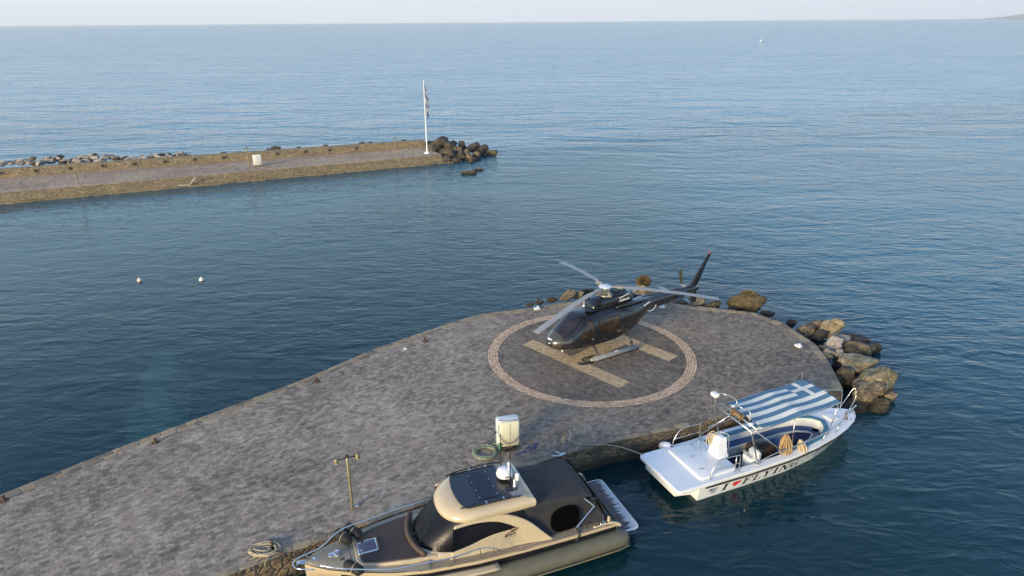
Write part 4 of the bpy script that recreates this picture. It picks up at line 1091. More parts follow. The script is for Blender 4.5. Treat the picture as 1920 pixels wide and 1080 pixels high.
# black band under the gunwale, then tubes
for sgn in (1, -1):
    m = MB(); m.grid(lambda u, v_: (lerp(.8, 9.4, u), sgn * (hb(lerp(.8, 9.4, u)) + .018), hh_(lerp(.8, 9.4, u)) - lerp(.11, .34, v_)), 40, 1); m.build('hull_band', hull_black, yh, solid=.012)
    m = MB(); xs = [.42, .48, .58, .85, 1.6, 2.6, 3.8, 5.0, 6.0, 7.0, 7.8, 8.5]
    pts = [Vector((x, sgn * (hb(max(x, .9)) + .16), .40 + .16 * smoothstep(6, 8.5, x))) for x in xs]
    m.tube(pts, [.06, .20, .27, .30, .31, .31, .31, .31, .30, .28, .25, .12], 18); tb = m.build('side_tube', olive, yacht, smooth=True)
    for off, rr, mt_, nm_ in ((-.10, .05, olive_d, 'tube_strake'), (-.20, .045, pale_str, 'tube_strake')):
        m = MB(); m.tube([p + Vector((0, sgn * math.sqrt(max(.01, .31 ** 2 - off ** 2)) * (1 if 1 < i < 10 else .72), off)) for i, p in enumerate(pts[1:-1])], rr, 6); m.build(nm_, mt_, tb, smooth=True)
    # tan spear of the hull running back over the tube
    m = MB(); m.grid(lambda u, v_: (lerp(4.9, 8.9, u), sgn * (hb(lerp(4.9, 8.9, u)) + .05 + .30 * v_ * (1 - .5 * u)), lerp(.775, .86, u) - .05 * v_ * min(1, 3 * u)), 24, 3)
    m.build('hull_spray_rail', tan, yh, smooth=True, solid=.03)
# gunwale capping and decks
for sgn in (1, -1):
    m = MB(); m.grid(lambda u, v_: (lerp(.85, 7.6, u), sgn * lerp(hb(lerp(.85, 7.6, u)) + .02, hb(lerp(.85, 7.6, u)) - .40, v_), hh_(lerp(.85, 7.6, u)) + .012), 34, 1); m.build('side_deck', teak, yacht, solid=.024)
m = MB(); m.grid(lambda u, v_: (lerp(6.9, 10.33, u), lerp(-1, 1, v_) * (hb(lerp(6.9, 10.33, u)) - .0), hh_(lerp(6.9, 10.33, u)) + .03 + .05 * (1 - lerp(-1, 1, v_) ** 2)), 24, 12); m.build('foredeck', tan_deck, yacht, smooth=True)
# raised trunk of the foredeck with the brown cover
TR = [(6.6, 1.06), (7.4, 1.0), (8.2, .84), (8.8, .62), (8.92, .40)]
m = MB(); pl = TR + [(x, -y) for x, y in TR[::-1]]; m.prism(pl, .95, 1.22); m.build('trunk', tan, yacht, bevel=.04, smooth=True, angle=40)
cv = [(7.0, .98), (7.5, .92), (8.2, .78), (8.74, .57), (8.80, .30), (8.2, .30), (8.2, -.30), (8.80, -.30), (8.74, -.57), (8.2, -.78), (7.5, -.92), (7.0, -.98)]
m = MB(); m.prism(cv, 1.222, 1.262); m.build('sun_pad_cover', brown_c, yacht, bevel=.012)
m = MB(); m.tube([Vector((6.98 + .28 * (1 - (y / 1.0) ** 2), y, 1.30)) for y in [lerp(-1.0, 1.0, k / 16) for k in range(17)]], .085, 10); m.build('rolled_cover', brown_t, yacht, smooth=True)
m = MB(); m.rbox((8.52, 0, 1.275), (.62, .56, .05), .05); ht = m.build('deck_hatch', chrome, yacht, smooth=True, angle=50)
m = MB(); m.rbox((8.52, 0, 1.303), (.52, .46, .012), .03); m.build('pane', hatch_gl, ht, smooth=True)
m = MB()
for a, b in ((.2, .17), (.2, -.17)): m.rbox((8.52 + a, b, 1.318), (.09, .05, .03), .02)
m.build('hatch_clip', chrome, ht)
m = MB(); m.rbox((8.20, 0, 1.26), (.06, .62, .09), .02); m.build('hatch_coaming', brown_t, ht)
m = MB(); m.rbox((9.55, .06, 1.30), (.24, .16, .12), .05); m.lathe([(.08, 0), (.09, .03), (.06, .08), (.06, .12), (.08, .15), (0, .17)], (9.42, .06, 1.26), 14); m.build('windlass', chrome, yacht, smooth=True, angle=40)
m = MB(); m.rbox((10.30, .0, 1.28), (.55, .16, .05), .03); m.tube([(10.5, -.08, 1.30), (10.5, .08, 1.30)], .045, 10); m.build('bow_roller', chrome, yacht, smooth=True, angle=40)
m = MB(); m.box((9.05, .0, 1.222), (.02, 1.0, .008)); m.rbox((9.3, .22, 1.23), (.14, .14, .02), .03); m.build('locker_seam', plain('seam_brown', (.10, .08, .06), .7), yacht)
for y in (.5, -.5):
    m = MB(); m.tube([(9.25, y, 1.22), (9.25, y, 1.27), (9.12, y * 1.02, 1.285), (8.98, y * 1.1, 1.27), (8.98, y * 1.1, 1.2)], .018, 6); m.build('bow_cleat', chrome, yacht)

# cabin: rings seen from above, open at the back
def ring(xf, hw2, dep, xb, z, n=26, ex=2.2):
    pts = [Vector((xb, hw2, z))]; pts += [Vector((lerp(xb, xf - dep, k / 6), hw2, z)) for k in range(1, 6)]
    for k in range(n + 1):
        a = math.pi / 2 - math.pi * k / n; c, s = math.cos(a), math.sin(a)
        pts.append(Vector((xf - dep + dep * abs(c) ** (2 / ex), hw2 * math.copysign(abs(s) ** (2 / ex), s), z)))
    pts += [Vector((lerp(xf - dep, xb, k / 6), -hw2, z)) for k in range(1, 6)] + [Vector((xb, -hw2, z))]
    return pts
BASE = [ring(7.42, 1.16, 1.35, 3.0, .93), ring(7.40, 1.15, 1.35, 3.0, 1.10), ring(7.30, 1.135, 1.3, 3.0, 1.21), ring(7.14, 1.12, 1.25, 3.0, 1.235)]
m = MB(); m.loft(BASE, closed=False); m.build('cabin_base', tan, yacht, smooth=True, angle=60)
GL1, GL2 = ring(7.12, 1.135, 1.25, 3.9, 1.22), ring(6.28, 1.03, .85, 3.9, 2.06)
m = MB(); m.loft([[a.lerp(b, t_) + Vector((0, 0, .0)) + (a.lerp(b, t_) - Vector((4.5, 0, a.lerp(b, t_).z))).normalized() * .06 * math.sin(math.pi * t_) for a, b in zip(GL1, GL2)] for t_ in (0, .2, .4, .6, .8, 1)], closed=False); glass = m.build('windscreen', cover_gl, yacht, smooth=True)
RO = [ring(6.26, 1.02, .85, 3.62, 2.05), ring(6.36, 1.07, .95, 3.56, 2.08), ring(6.37, 1.12, .98, 3.50, 2.16), ring(6.30, 1.115, .96, 3.47, 2.26), ring(6.12, 1.07, .88, 3.48, 2.36), ring(5.88, .99, .75, 3.54, 2.42), ring(5.65, .89, .55, 3.64, 2.448), ring(5.2, .55, .4, 4.0, 2.467), ring(4.8, .02, .1, 4.2, 2.472)]
RZ = .098
m = MB(); m.loft(RO, closed=False)
for g_ in (RO,):
    k = len(g_[0]); 
    for i in range(len(g_) - 1): m.add([g_[i][0], g_[i + 1][0], g_[i + 1][-1], g_[i][-1]], [(0, 1, 2, 3)])
m.build('roof', tan, yacht, smooth=True, angle=50)
def roof_patch(name, x0, x1, hw2, z, mat, parent, cut=.0, th=.014):
    poly = [(x0, hw2), (x1 - cut, hw2)] + [(x1 - cut + cut * math.cos(a) ** .9 if math.cos(a) > 0 else x1 - cut, hw2 * math.sin(a)) for a in [R(90 - 15 * k) for k in range(1, 12)]] + [(x1 - cut, -hw2), (x0, -hw2)]
    mb = MB(); mb.prism(poly, z, z + th); return mb.build(name, mat, parent, bevel=.004)
pn = roof_patch('roof_panel', 4.18, 5.80, .90, 2.37 + RZ, black_pn, yacht, .26, .02)
sg = roof_patch('sunroof', 4.52, 5.16, .68, 2.392 + RZ, navy_gl, pn, .001, .016)
m = MB()
for x in (4.56, 5.12):
    for y in (-.58, -.2, .2, .58): m.lathe([(.022, 0), (.02, .012), (0, .014)], (x, y, 2.408 + RZ), 8)
m.build('studs', chrome, sg)
roof_patch('roof_aft_deck', 3.66, 4.15, .93, 2.345 + RZ, grey_deck, yacht, .001, .03)
for sgn in (1, -1):
    m = MB(); m.tube(catmull([(5.8, sgn * .84, 2.50), (5.4, sgn * .90, 2.53), (4.9, sgn * .93, 2.53), (4.3, sgn * .94, 2.53), (3.92, sgn * .92, 2.49)], 5), .024, 7); rl = m.build('roof_rail', hull_black, yacht, smooth=True)
    for x in (4.45, 5.0): 
        m = MB(); m.box((x, sgn * .90, 2.515), (.05, .16, .05)); m.build('rail_bracket', chrome, rl, bevel=.006)
# side of the cabin: tan arch sweeping from roof to gunwale around a black window
def side_plate(name, poly, mat, parent, y_off, th, sgn, dens=0):
    mb = MB(); ys = lambda z: 1.165 - .115 * smoothstep(.9, 2.1, z) - .03 * smoothstep(2.0, 2.2, z)
    mb.prism([(a, b) for a, b in poly], 0, th, fn=lambda a, b, z: (a, sgn * (ys(b) + y_off + z + .16 * smoothstep(4.4, 3.1, a) * smoothstep(2.1, 1.0, b)), b))
    return mb.build(name, mat, parent, bevel=.02 if th > .03 else 0, smooth=True, angle=50)
arch_top = catmull([(6.05, 2.10, 0), (5.4, 2.16, 0), (4.85, 2.15, 0), (4.3, 2.02, 0), (3.75, 1.68, 0), (3.35, 1.30, 0), (3.02, .97, 0)], 5)
win_top = catmull([(6.10, 2.03, 0), (5.6, 2.05, 0), (5.15, 2.02, 0), (4.75, 1.92, 0), (4.42, 1.75, 0), (4.14, 1.56, 0)], 5)
win_bot = catmull([(4.14, 1.56, 0), (4.6, 1.55, 0), (5.1, 1.47, 0), (5.6, 1.34, 0), (6.2, 1.25, 0)], 5)
for sgn in (1, -1):
    poly = [(p.x, p.y) for p in arch_top] + [(3.0, .94), (3.6, .94), (4.5, .94)] 
    poly += [(p.x, p.y) for p in win_bot[1:]][::1] if False else []
    # arch proper: between the outer curve and the window's upper curve
    ap = [(p.x, p.y) for p in arch_top] + [(2.98, .94), (3.75, .94), (4.0, 1.40)] + [(p.x, p.y) for p in win_top[::-1]]
    side_plate('side_arch', ap, tan, yacht, .0, .075, sgn)
    lp = [(p.x, p.y) for p in win_bot] + [(6.3, .94), (3.70, .94), (4.0, 1.42)]
    sp = side_plate('side_panel', lp, tan, yacht, -.006, .05, sgn)
    wp = [(p.x, p.y) for p in win_top] + [(p.x, p.y) for p in win_bot[1:]]
    side_plate('side_window', wp, black_gl, yacht, -.012, .02, sgn)
    for x in (7.05, 6.0, 4.95):
        if x > 6.5: yy = 1.10
        m = MB(); y0 = 1.085 if x > 6.5 else 1.178
        m.rbox((x, sgn * y0, 1.06), (.40, .03, .12), .01); pt = m.build('porthole', chrome, yacht, bevel=.01)
        m = MB(); m.rbox((x, sgn * (y0 + .012), 1.06), (.32, .03, .065), .01); m.build('pane', black_gl, pt)
# lettering and curl on the port panel
sm = Matrix.Translation((4.32, 1.205, 1.30)) @ Matrix(((-1, 0, 0, 0), (0, 0, 1, 0), (0, 1, 0, 0), (0, 0, 0, 1))) @ Matrix.Rotation(R(6), 4, 'Z')
ink2 = plain('lettering_brown', (.05, .035, .022), .5)
text_mesh('BLACK', .115, 'name_lettering', ink2, yacht, sm @ Matrix.Translation((-.05, .05, 0)), .25)
text_mesh('2007', .10, 'name_lettering', ink2, yacht, sm @ Matrix.Translation((.02, -.06, 0)), .25)
m = MB(); q = catmull([(-.18, .14, 0), (.02, .20, 0), (.14, .26, 0), (.10, .31, 0), (-.02, .27, 0)], 6); m.tube(q + [], .012, 5); q = catmull([(.0, .17, 0), (.18, .20, 0), (.26, .26, 0)], 5); m.tube(q, .012, 5); m.lathe([(.0, -.004), (.03, -.003), (.03, .004), (0, .006)], (.27, .275, 0), 10)
m.build('curl_emblem', ink2, yacht, matrix=sm)
# wipers
for (y0, y1) in ((.12, .55), (-.42, .05), (.5, .8)):
    x0 = 7.16 - .5 * (y0 / 1.1) ** 2; m = MB(); m.tube([(x0 + .03, y0, 1.26), (lerp(x0, 6.4, .45) + .11, (y0 + y1) / 2 - .18, 1.62), (lerp(x0, 6.4, .7) + .10, y1 - .42, 1.84)], .018, 5); m.build('wiper', hull_black, yacht)
# instruments on the roof
m = MB(); m.rbox((4.02, .12, 2.385 + RZ), (.30, .95, .02), .06); brd = m.build('mast_base', black_pn, yacht)
m = MB(); m.lathe([(.0, 0), (.20, .0), (.255, .03), (.27, .09), (.255, .15), (.245, .17), (.235, .20), (.19, .255), (.10, .285), (0, .29)], (4.06, -.10, 2.47 + RZ), 28); rd_ = m.build('radar_dome', radome_m, yacht, smooth=True)
m = MB(); m.lathe([(.10, 2.38 + RZ), (.07, 2.48 + RZ)], (4.06, -.10, 0), 14); m.build('dome_foot', black_pn, rd_)
ty = Matrix.Translation((4.06, .168, 2.56 + RZ)) @ Matrix(((-1, 0, 0, 0), (0, 0, 1, 0), (0, 1, 0, 0), (0, 0, 0, 1)))
text_mesh('NEX', .09, 'dome_lettering', plain('dome_ink', (.12, .12, .16), .5), rd_, ty)
m = MB(); m.lathe([(.05, 0), (.05, .02), (.035, .04), (.04, .18), (.025, .25), (0, .27)], (3.92, .42, 2.39 + RZ), 14); m.build('nav_light', radome_m, yacht, smooth=True)
m = MB(); m.lathe([(.06, 0), (.06, .02), (.075, .05), (.075, .19), (.06, .23), (0, .24)], (3.72, .14, 2.39 + RZ), 16); m.build('gps_dome', radome_m, yacht, smooth=True)
for (x, y, h) in ((3.98, .20, 1.15), (4.10, -.32, 1.55)):
    m = MB(); m.tube([(x, y, 2.40), (x, y, 2.7), (x, y, 2.46 + h)], [.026, .018, .010], 6); m.build('whip_aerial', hull_black, yacht)
m = MB(); m.tube([(3.96, .02, 2.42), (3.96, .02, 3.02)], .028, 8); m.lathe([(0, -.03), (.045, -.02), (.05, .03), (0, .07)], (3.96, .02, 3.06), 12); m.build('anchor_light', radome_m, yacht, smooth=True)

# black canvas enclosure over the cockpit
def cnv(u, v_):
    x = lerp(4.0, 1.35, u); y = lerp(-1, 1, v_)
    z = lerp(2.26, 2.10, u ** 1.5) - .16 * abs(y) ** 4 - .04 * math.sin(math.pi * u) + .02 * noise.noise(Vector((x * 3, y * 3, 0)))
    if u > .86: z -= .40 * ((u - .86) / .14) ** 2
    return (x, y * lerp(.99, 1.08, u), z)
m = MB(); m.grid(cnv, 24, 18); cvt = m.build('cockpit_canopy', canvas_b, yacht, smooth=True, solid=.012)
def side_cloth(sgn):
    mb = MB()
    def f(u, v_):
        xt = lerp(4.0, 1.36, u); xb = lerp(3.95, 1.05, u); t_ = v_
        top = Vector(cnv(min(u, .86), 1.0 if sgn > 0 else 0.0)); z = lerp(top.z + .005 - (.10 if u > .86 else 0), 1.0, t_)
        y = lerp(abs(top.y), 1.24, t_) - .10 * math.sin(math.pi * t_) + .02 * math.sin(9 * u + 5 * t_)
        return (lerp(xt, xb, t_ ** 1.3), sgn * y, z)
    mb.grid(f, 26, 12); return mb.build('side_curtain', canvas_b, yacht, smooth=True, solid=.01)
sc1 = side_cloth(1); side_cloth(-1)
m = MB(); m.grid(lambda u, v_: (lerp(1.37, 1.02, v_ ** 1.2) - .06 * math.sin(math.pi * v_), lerp(-1.06, 1.06, u) * lerp(1, 1.12, v_), lerp(1.84, .95, v_) + .0), 18, 8); m.build('rear_curtain', canvas_b, yacht, smooth=True, solid=.01)
# black patch on the curtain painting the cockpit shade, and the struts before it
DARK = plain('cockpit_shade', (.002, .002, .002), .95); DARK.node_tree.nodes['Principled BSDF'].inputs['Specular IOR Level'].default_value = .02
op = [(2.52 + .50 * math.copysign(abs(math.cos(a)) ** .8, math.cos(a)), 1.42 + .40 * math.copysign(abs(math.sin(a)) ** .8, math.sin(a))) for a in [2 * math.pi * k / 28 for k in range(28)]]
m = MB(); m.prism(op, 0, .012, fn=lambda a, b, z: (a + .05 * (1.4 - b), lerp(1.22, 1.055, smoothstep(1.0, 1.95, b)) + .035 + z, b)); m.build('opening_shade', DARK, sc1)
st = MB(); st.tube([(2.22, 1.30, 1.0), (1.52, 1.20, 1.62)], .022, 7); st.tube([(1.52, 1.20, 1.62), (1.85, 1.10, 1.95)], .02, 7); st.tube([(1.20, 1.28, .98), (1.22, 1.24, 1.25)], .018, 6); st.build('canopy_strut', chrome, yacht)
# cockpit deck inside, transom, platform
m = MB(); m.prism([(.80, 1.2), (.80, -1.2), (3.9, -1.1), (3.9, 1.1)], .55, .62); m.build('cockpit_floor', teak, yacht)
m = MB(); m.rbox((.92, 0, .76), (.16, 2.5, .34), .05); m.build('transom', hull_black, yacht, smooth=True, angle=50)
m = MB(); pf = []
for (x, y, s1, s2, a0) in ((-.10, 1.36, 1, -1, 90), (-.10, -1.36, 1, 1, 180)):
    for k in range(6): a = R(a0 + 18 * k); pf.append((x + .16 + .16 * math.cos(a), y + s2 * .16 + .16 * math.sin(a)))
pf = [(.98, 1.36)] + pf + [(.98, -1.36)]
m.prism(pf, .36, .46); pfo = m.build('swim_platform', platform_m, yacht, bevel=.015)
m = MB(); m.tube([(p[0] - .0, p[1], .43) for p in pf], .035, 6); m.build('platform_edge', radome_m, pfo, smooth=True)
m = MB()
for a, b, c_, d_ in ((.18, -1.18, .78, -1.16), (.18, -.78, .78, -.76), (.18, -1.18, .2, -.76), (.76, -1.18, .78, -.76)): m.add([(a, b, .465), (c_, b, .465), (c_, d_, .465), (a, d_, .465)], [(0, 1, 2, 3)])
m.build('ladder_hatch', plain('hatch_line', (.15, .14, .14), .7), pfo)
# stern quarter mouldings
for sgn in (1, -1):
    m = MB(); m.tube(catmull([(1.6, sgn * 1.38, .95), (1.0, sgn * 1.38, .95), (.78, sgn * 1.39, .88), (.62, sgn * 1.42, .76)], 5), [.025] * 5 + [.045] * 5 + [.055] * 4 + [.04, .02], 10); m.build('stern_quarter', tan, yacht, smooth=True)
    m = MB(); m.rbox((1.25, sgn * 1.33, .985), (.20, .09, .03), .03); m.build('stern_cleat', chrome, yacht)
m = MB(); m.lathe([(.05, 0), (.045, .18), (.0, .20)], (1.02, 1.30, .96), 10); m.build('flag_socket', tan, yacht)
# rails
def yrail(name, pts, r=.022, parent=yacht, closed=False):
    mb = MB(); mb.tube(catmull(pts, 5), r, 7); return mb.build(name, chrome, parent, smooth=True)
rs_px = [(590, 1068), (556, 1066), (550, 1053), (572, 1040), (600, 1027), (640, 993), (690, 974), (740, 956), (790, 941), (815, 935)]
RS = [yl(x, y, z) for (x, y), z in zip(rs_px, (1.80, 1.80, 1.80, 1.80, 1.78, 1.76, 1.74, 1.72, 1.70, 1.62))]
br_ = yrail('bow_rail', RS, .021)
rp_px = [(597, 1060), (640, 1066), (690, 1068), (740, 1067), (800, 1055), (850, 1045), (900, 1029), (925, 1027), (947, 1035)]
RP = [yl(x, y, z) for (x, y), z in zip(rp_px, (1.72, 1.70, 1.68, 1.66, 1.62, 1.60, 1.60, 1.45, 1.05))]
pr_ = yrail('port_rail', RP, .019)
for rail_o, pts, sgn in ((br_, RS, -1), (pr_, RP, 1)):
    for i in range(2, len(pts) - 1):
        p = pts[i]; yb = sgn * (hb(max(p.x - .05, 0)) - .10) if p.x < 10.1 else sgn * .1
        xb = p.x - .12
        m = MB(); m.tube([p, Vector((min(xb, 10.2), yb, hh_(xb) + .02))], .014, 6); m.build('rail_post', chrome, rail_o)
# strap draped over the side by the strut
m = MB(); m.tube(catmull([(2.2, 1.26, 1.05), (2.14, 1.42, .98), (2.18, 1.50, .86), (2.28, 1.50, .74), (2.20, 1.50, .72)], 4), .03, 6); m.tube(catmull([(1.78, 1.24, 1.1), (1.80, 1.34, 1.02), (1.86, 1.36, .97)], 4), .018, 6); m.build('tie_line', fender_m, yacht)

# fenders hang on the rails: things of their own
def fender(p, ax, label, L=.62, r=.155):
    m = MB(); m.lathe([(0, -L / 2), (r * .55, -L / 2 + .01), (r * .92, -L / 2 + .07), (r, -L / 2 + .14), (r, L / 2 - .14), (r * .92, L / 2 - .07), (r * .5, L / 2 - .01), (.03, L / 2 + .03), (0, L / 2 + .04)], n=20)
    o = m.build('fender', fender_m, None, smooth=True); o.location = p; o.rotation_euler = ax.to_track_quat('Z', 'Y').to_euler()
    tag(o, label, 'fender', 'black fenders on the bow rail')
    m = MB(); m.tube([Vector((r * 1.03 * math.cos(2 * math.pi * k / 16), r * 1.03 * math.sin(2 * math.pi * k / 16), .02)) for k in range(16)], .012, 5, closed=True); m.build('fender_cord', straw2, o)
    return o
ax = (at(672, 1003, 1.5) - at(645, 990, 1.5)).normalized()
fender(at(662, 995, 1.42), (ax + Vector((0, 0, -.2))).normalized(), 'upper black fender of the pair on the yacht rail beside the quay')
fender(at(643, 1006, 1.42), (ax + Vector((0, 0, -.2))).normalized(), 'lower black fender of the pair on the yacht rail beside the quay')
fender(at(663, 1064, 1.40), (at(678, 1072, 1.35) - at(650, 1057, 1.45)).normalized(), 'black fender lying alone by the yacht deck hatch')
# ================================================================ ROCKS
import bmesh
def rock_mesh(seed, sub=4, facets=13, rough=.13):
    rng = random.Random(seed); bm = bmesh.new(); bmesh.ops.create_icosphere(bm, subdivisions=sub, radius=1)
    planes = []
    for k in range(facets):
        n = Vector((rng.gauss(0, 1), rng.gauss(0, 1), rng.gauss(0, 1))).normalized(); planes.append((n, rng.uniform(.58, .90)))
    off = Vector((seed * 3.1, seed * 1.7, seed * .9))
    for v in bm.verts:
        p = v.co.copy(); r = 1.0
        for n, d in planes:
            q = p.dot(n)
            if q > 1e-4: r = min(r, lerp(d / q, 1.0, .05) if d / q < 1 else 1.0)
        r *= 1 + rough * 1.9 * noise.fractal(p * 1.4 + off, 1.0, 2.0, 3) + rough * .9 * noise.fractal(p * 4.2 + off, .7, 2.1, 4)
        v.co = p * r
    me = bpy.data.meshes.new('rock'); bm.to_mesh(me); bm.free()
    me.polygons.foreach_set('use_smooth', [True] * len(me.polygons)); return me
def mat_rock(name, lo, midc, hi, wet=True, strength=1.0):
    t = NT(name); v = t.coords(); oi = t.new('ShaderNodeObjectInfo')
    add = t.new('ShaderNodeVectorMath', operation='ADD'); t.link(v, add.inputs[0]); t.link(oi.outputs['Random'], add.inputs[1]); v2 = add.outputs[0]
    n = t.noise(v2, 2.2, 7, .68, .4); n2 = t.noise(v2, 9, 6, .7)
    c = t.ramp(n, [(.30, lo), (.48, midc), (.68, hi)])
    c = t.mix(.6, c, t.ramp(n2, [(.25, (.12, .12, .12)), (.72, (.82, .82, .82))]), 'OVERLAY')
    hv = t.new('ShaderNodeHueSaturation'); t.link(c, hv.inputs['Color']); t.link(t.range(oi.outputs['Random'], 0, 1, .70, 1.25), hv.inputs['Value']); c = hv.outputs[0]
    g = t.new('ShaderNodeNewGeometry'); z = t.new('ShaderNodeSeparateXYZ'); t.link(g.outputs['Position'], z.inputs[0])
    zz = t.math('ADD', z.outputs[2], t.math('MULTIPLY', t.noise(v2, 3.0, 4), .35))
    wetf = t.range(zz, .22, .55, .90, 0, True)
    c = t.mix(wetf, c, (.020, .016, .010)); r = t.range(wetf, 0, .9, .92, .45)
    pit = t.voro(v2, 7, 'F1'); h = t.math('ADD', n2, t.math('MULTIPLY', pit, .5))
    return t.set(c, r, t.bump(h, .16 * strength, 1.0))
rk_tan = mat_rock('tan_boulder', (.10, .07, .035), (.44, .33, .17), (.72, .58, .35))
rk_pale = mat_rock('pale_boulder', (.30, .25, .20), (.56, .47, .38), (.76, .66, .56))
rk_dark = mat_rock('dark_boulder', (.035, .030, .026), (.085, .068, .052), (.18, .14, .10))
rk_brown = mat_rock('brown_boulder', (.045, .034, .022), (.19, .14, .085), (.46, .35, .20))
rk_weed = mat_rock('weedy_boulder', (.045, .035, .014), (.12, .09, .04), (.24, .18, .08))
ROCKS = [rock_mesh(s) for s in range(1, 9)]
LOW = [rock_mesh(s + 20, 3, 9, .12) for s in range(1, 9)]
def rock(px, py, z, w_, h_, mat, label, group, d=None, yaw=0.0, k=None, tilt=0.0, low=False, name='boulder'):
    """rock centred where the sight line through (px, py) is at height z; w_, h_ in photo pixels"""
    p = at(px, py, z); dist = (p - Vector((0, 0, CAM_Z))).length; s = dist / F_PX
    rx = w_ * s / 2; rz = h_ * s / 2 * .90; ry = (rx * .55 + rz * .45) * .85 if d is None else d
    me = (LOW if low else ROCKS)[(k if k is not None else int(px * 7 + py * 3)) % 8]
    me2 = me.copy(); me2.materials.clear(); me2.materials.append(mat)
    o = bpy.data.objects.new(name, me2); col.objects.link(o); o.location = p
    o.scale = (rx * 1.13, ry * .98, rz * 1.06); o.rotation_euler = (0, tilt, yaw)
    return tag(o, label, 'boulder' if name == 'boulder' else 'rock', group)
G1 = 'boulders around the pier head'
TIP = [  # px, py, z, width, height, material, label
 (1403, 572, .55, 62, 44, rk_weed, 'big bristly brown boulder standing above the pier edge, right of the rotor tip', None),
 (1484, 606, .5, 24, 16, rk_dark, 'small dark boulder where the boulder pile meets the back of the pier', None),
 (1511, 622, .6, 40, 32, rk_brown, 'mottled brown boulder at the upper left of the pile beside the pier', None),
 (1537, 610, .5, 50, 22, rk_brown, 'long flat brown boulder at the back of the pile, tucked behind a yellow one', None),
 (1560, 616, .75, 56, 36, rk_tan, 'large yellow boulder at the back of the pile beside the pier', None),
 (1540, 628, .6, 36, 22, rk_dark, 'shaded boulder wedged below the yellow one', None),
 (1566, 631, .6, 22, 16, rk_pale, 'small pale boulder below the yellow one', None),
 (1563, 646, .75, 38, 30, rk_pale, 'knobbly whitish boulder in the middle of the pile', None),
 (1582, 637, .6, 24, 20, rk_pale, 'small grey boulder behind the knobbly whitish one', None),
 (1602, 640, .3, 60, 30, rk_dark, 'dark wet boulder at the outer edge of the pile', None),
 (1612, 653, .45, 50, 30, rk_brown, 'rounded grey brown boulder on the seaward side of the pile', None),
 (1636, 655, .15, 28, 28, rk_dark, 'black wet boulder half under water at the outer edge', None),
 (1540, 655, .7, 22, 18, rk_brown, 'small brown boulder touching the pier beside the whitish one', None),
 (1553, 663, .75, 22, 18, rk_pale, 'pale cobble left of the long slab', None),
 (1572, 663, .75, 20, 16, rk_pale, 'round pale cobble just above the long slab', None),
 (1592, 660, .6, 34, 18, rk_brown, 'flat brown boulder lying just above the long slab', None),
 (1550, 670, .75, 20, 14, rk_tan, 'small tan cobble at the pier end of the long slab', None),
 (1607, 679, .65, 100, 30, rk_tan, 'long pale slab of rock lying across the pile', None),
 (1583, 707, .6, 34, 52, rk_brown, 'tall dark boulder leaning on the pier below the slab', None),
 (1643, 716, .5, 86, 52, rk_tan, 'big pitted yellow boulder at the seaward end of the pile', None),
 (1628, 735, .55, 68, 46, rk_brown, 'big rounded brown boulder behind the bow of the white boat', None),
 (1668, 746, .2, 30, 18, rk_tan, 'small yellow boulder low at the waterline under the big pitted one', None),
 (1650, 763, .1, 48, 26, rk_weed, 'low weedy boulder in the water behind the bow of the white boat', None),
 (1604, 762, .05, 60, 30, rk_dark, 'dark boulder in the shade between the pier and the boat bow', None),
 (1560, 740, .1, 40, 30, rk_dark, 'dark boulder hidden under the end of the canopy', None),
 (1590, 690, .2, 60, 40, rk_dark, 'dark boulder filling the gap under the long slab', None),
 (1515, 640, .2, 44, 30, rk_dark, 'dark boulder against the pier wall under the mottled one', None),
 # behind the helicopter
 (1207, 528, .95, 26, 22, rk_weed, 'brown weed tufted boulder standing highest behind the tail boom', None),
 (1198, 546, .9, 40, 24, rk_tan, 'golden boulder below the weed tufted one behind the tail boom', None),
 (1176, 553, .6, 26, 14, rk_dark, 'low dark boulder left of the golden one', None),
 (1222, 553, .6, 24, 16, rk_brown, 'small brown boulder between tail boom and golden boulder', None),
 (1258, 566, .8, 24, 14, rk_pale, 'white topped boulder behind the tail boom at the pier edge', None),
 (1246, 560, .8, 22, 16, rk_brown, 'brown boulder just behind the tail boom', None),
 (1278, 569, .8, 22, 12, rk_brown, 'small brown boulder between two pale ones at the pier edge', None),
 (1306, 566, .85, 44, 26, rk_tan, 'pale peaked boulder under the rotor tip', None),
 (1337, 573, .8, 34, 18, rk_brown, 'smooth round brown boulder under the rotor tip', None),
 (1376, 579, .5, 28, 12, rk_dark, 'low dark boulder between the round one and the bristly one', None),
 (1437, 590, .3, 36, 16, rk_dark, 'low dark boulder right of the big bristly one', None),
 (1066, 555, .9, 40, 20, rk_brown, 'brown boulder left of the rotor mast beyond the pier edge', None),
 (1085, 552, .8, 22, 16, rk_tan, 'yellowish boulder close behind the raised rotor blade', None),
 (1036, 563, .8, 22, 12, rk_dark, 'small dark boulder left of the brown one at the back edge', None),
 (1012, 566, .8, 18, 12, rk_dark, 'dark round boulder second from the left end of the back row', None),
 (994, 571, .8, 14, 10, rk_dark, 'leftmost small dark boulder of the back row', None),
 (1104, 547, .5, 26, 14, rk_dark, 'dark boulder half hidden under the rotor hub', None),
 (1142, 549, .5, 30, 14, rk_brown, 'brown boulder hidden behind the rotor mast', None),
]
for i, (px, py, z, w_, h_, mt_, lb, _) in enumerate(TIP):
    rock(px, py, z, w_, h_, mt_, lb, G1, yaw=R((i * 47) % 50 - 25 + 20), k=i * 3 + 1, tilt=R((i * 31) % 24 - 12))
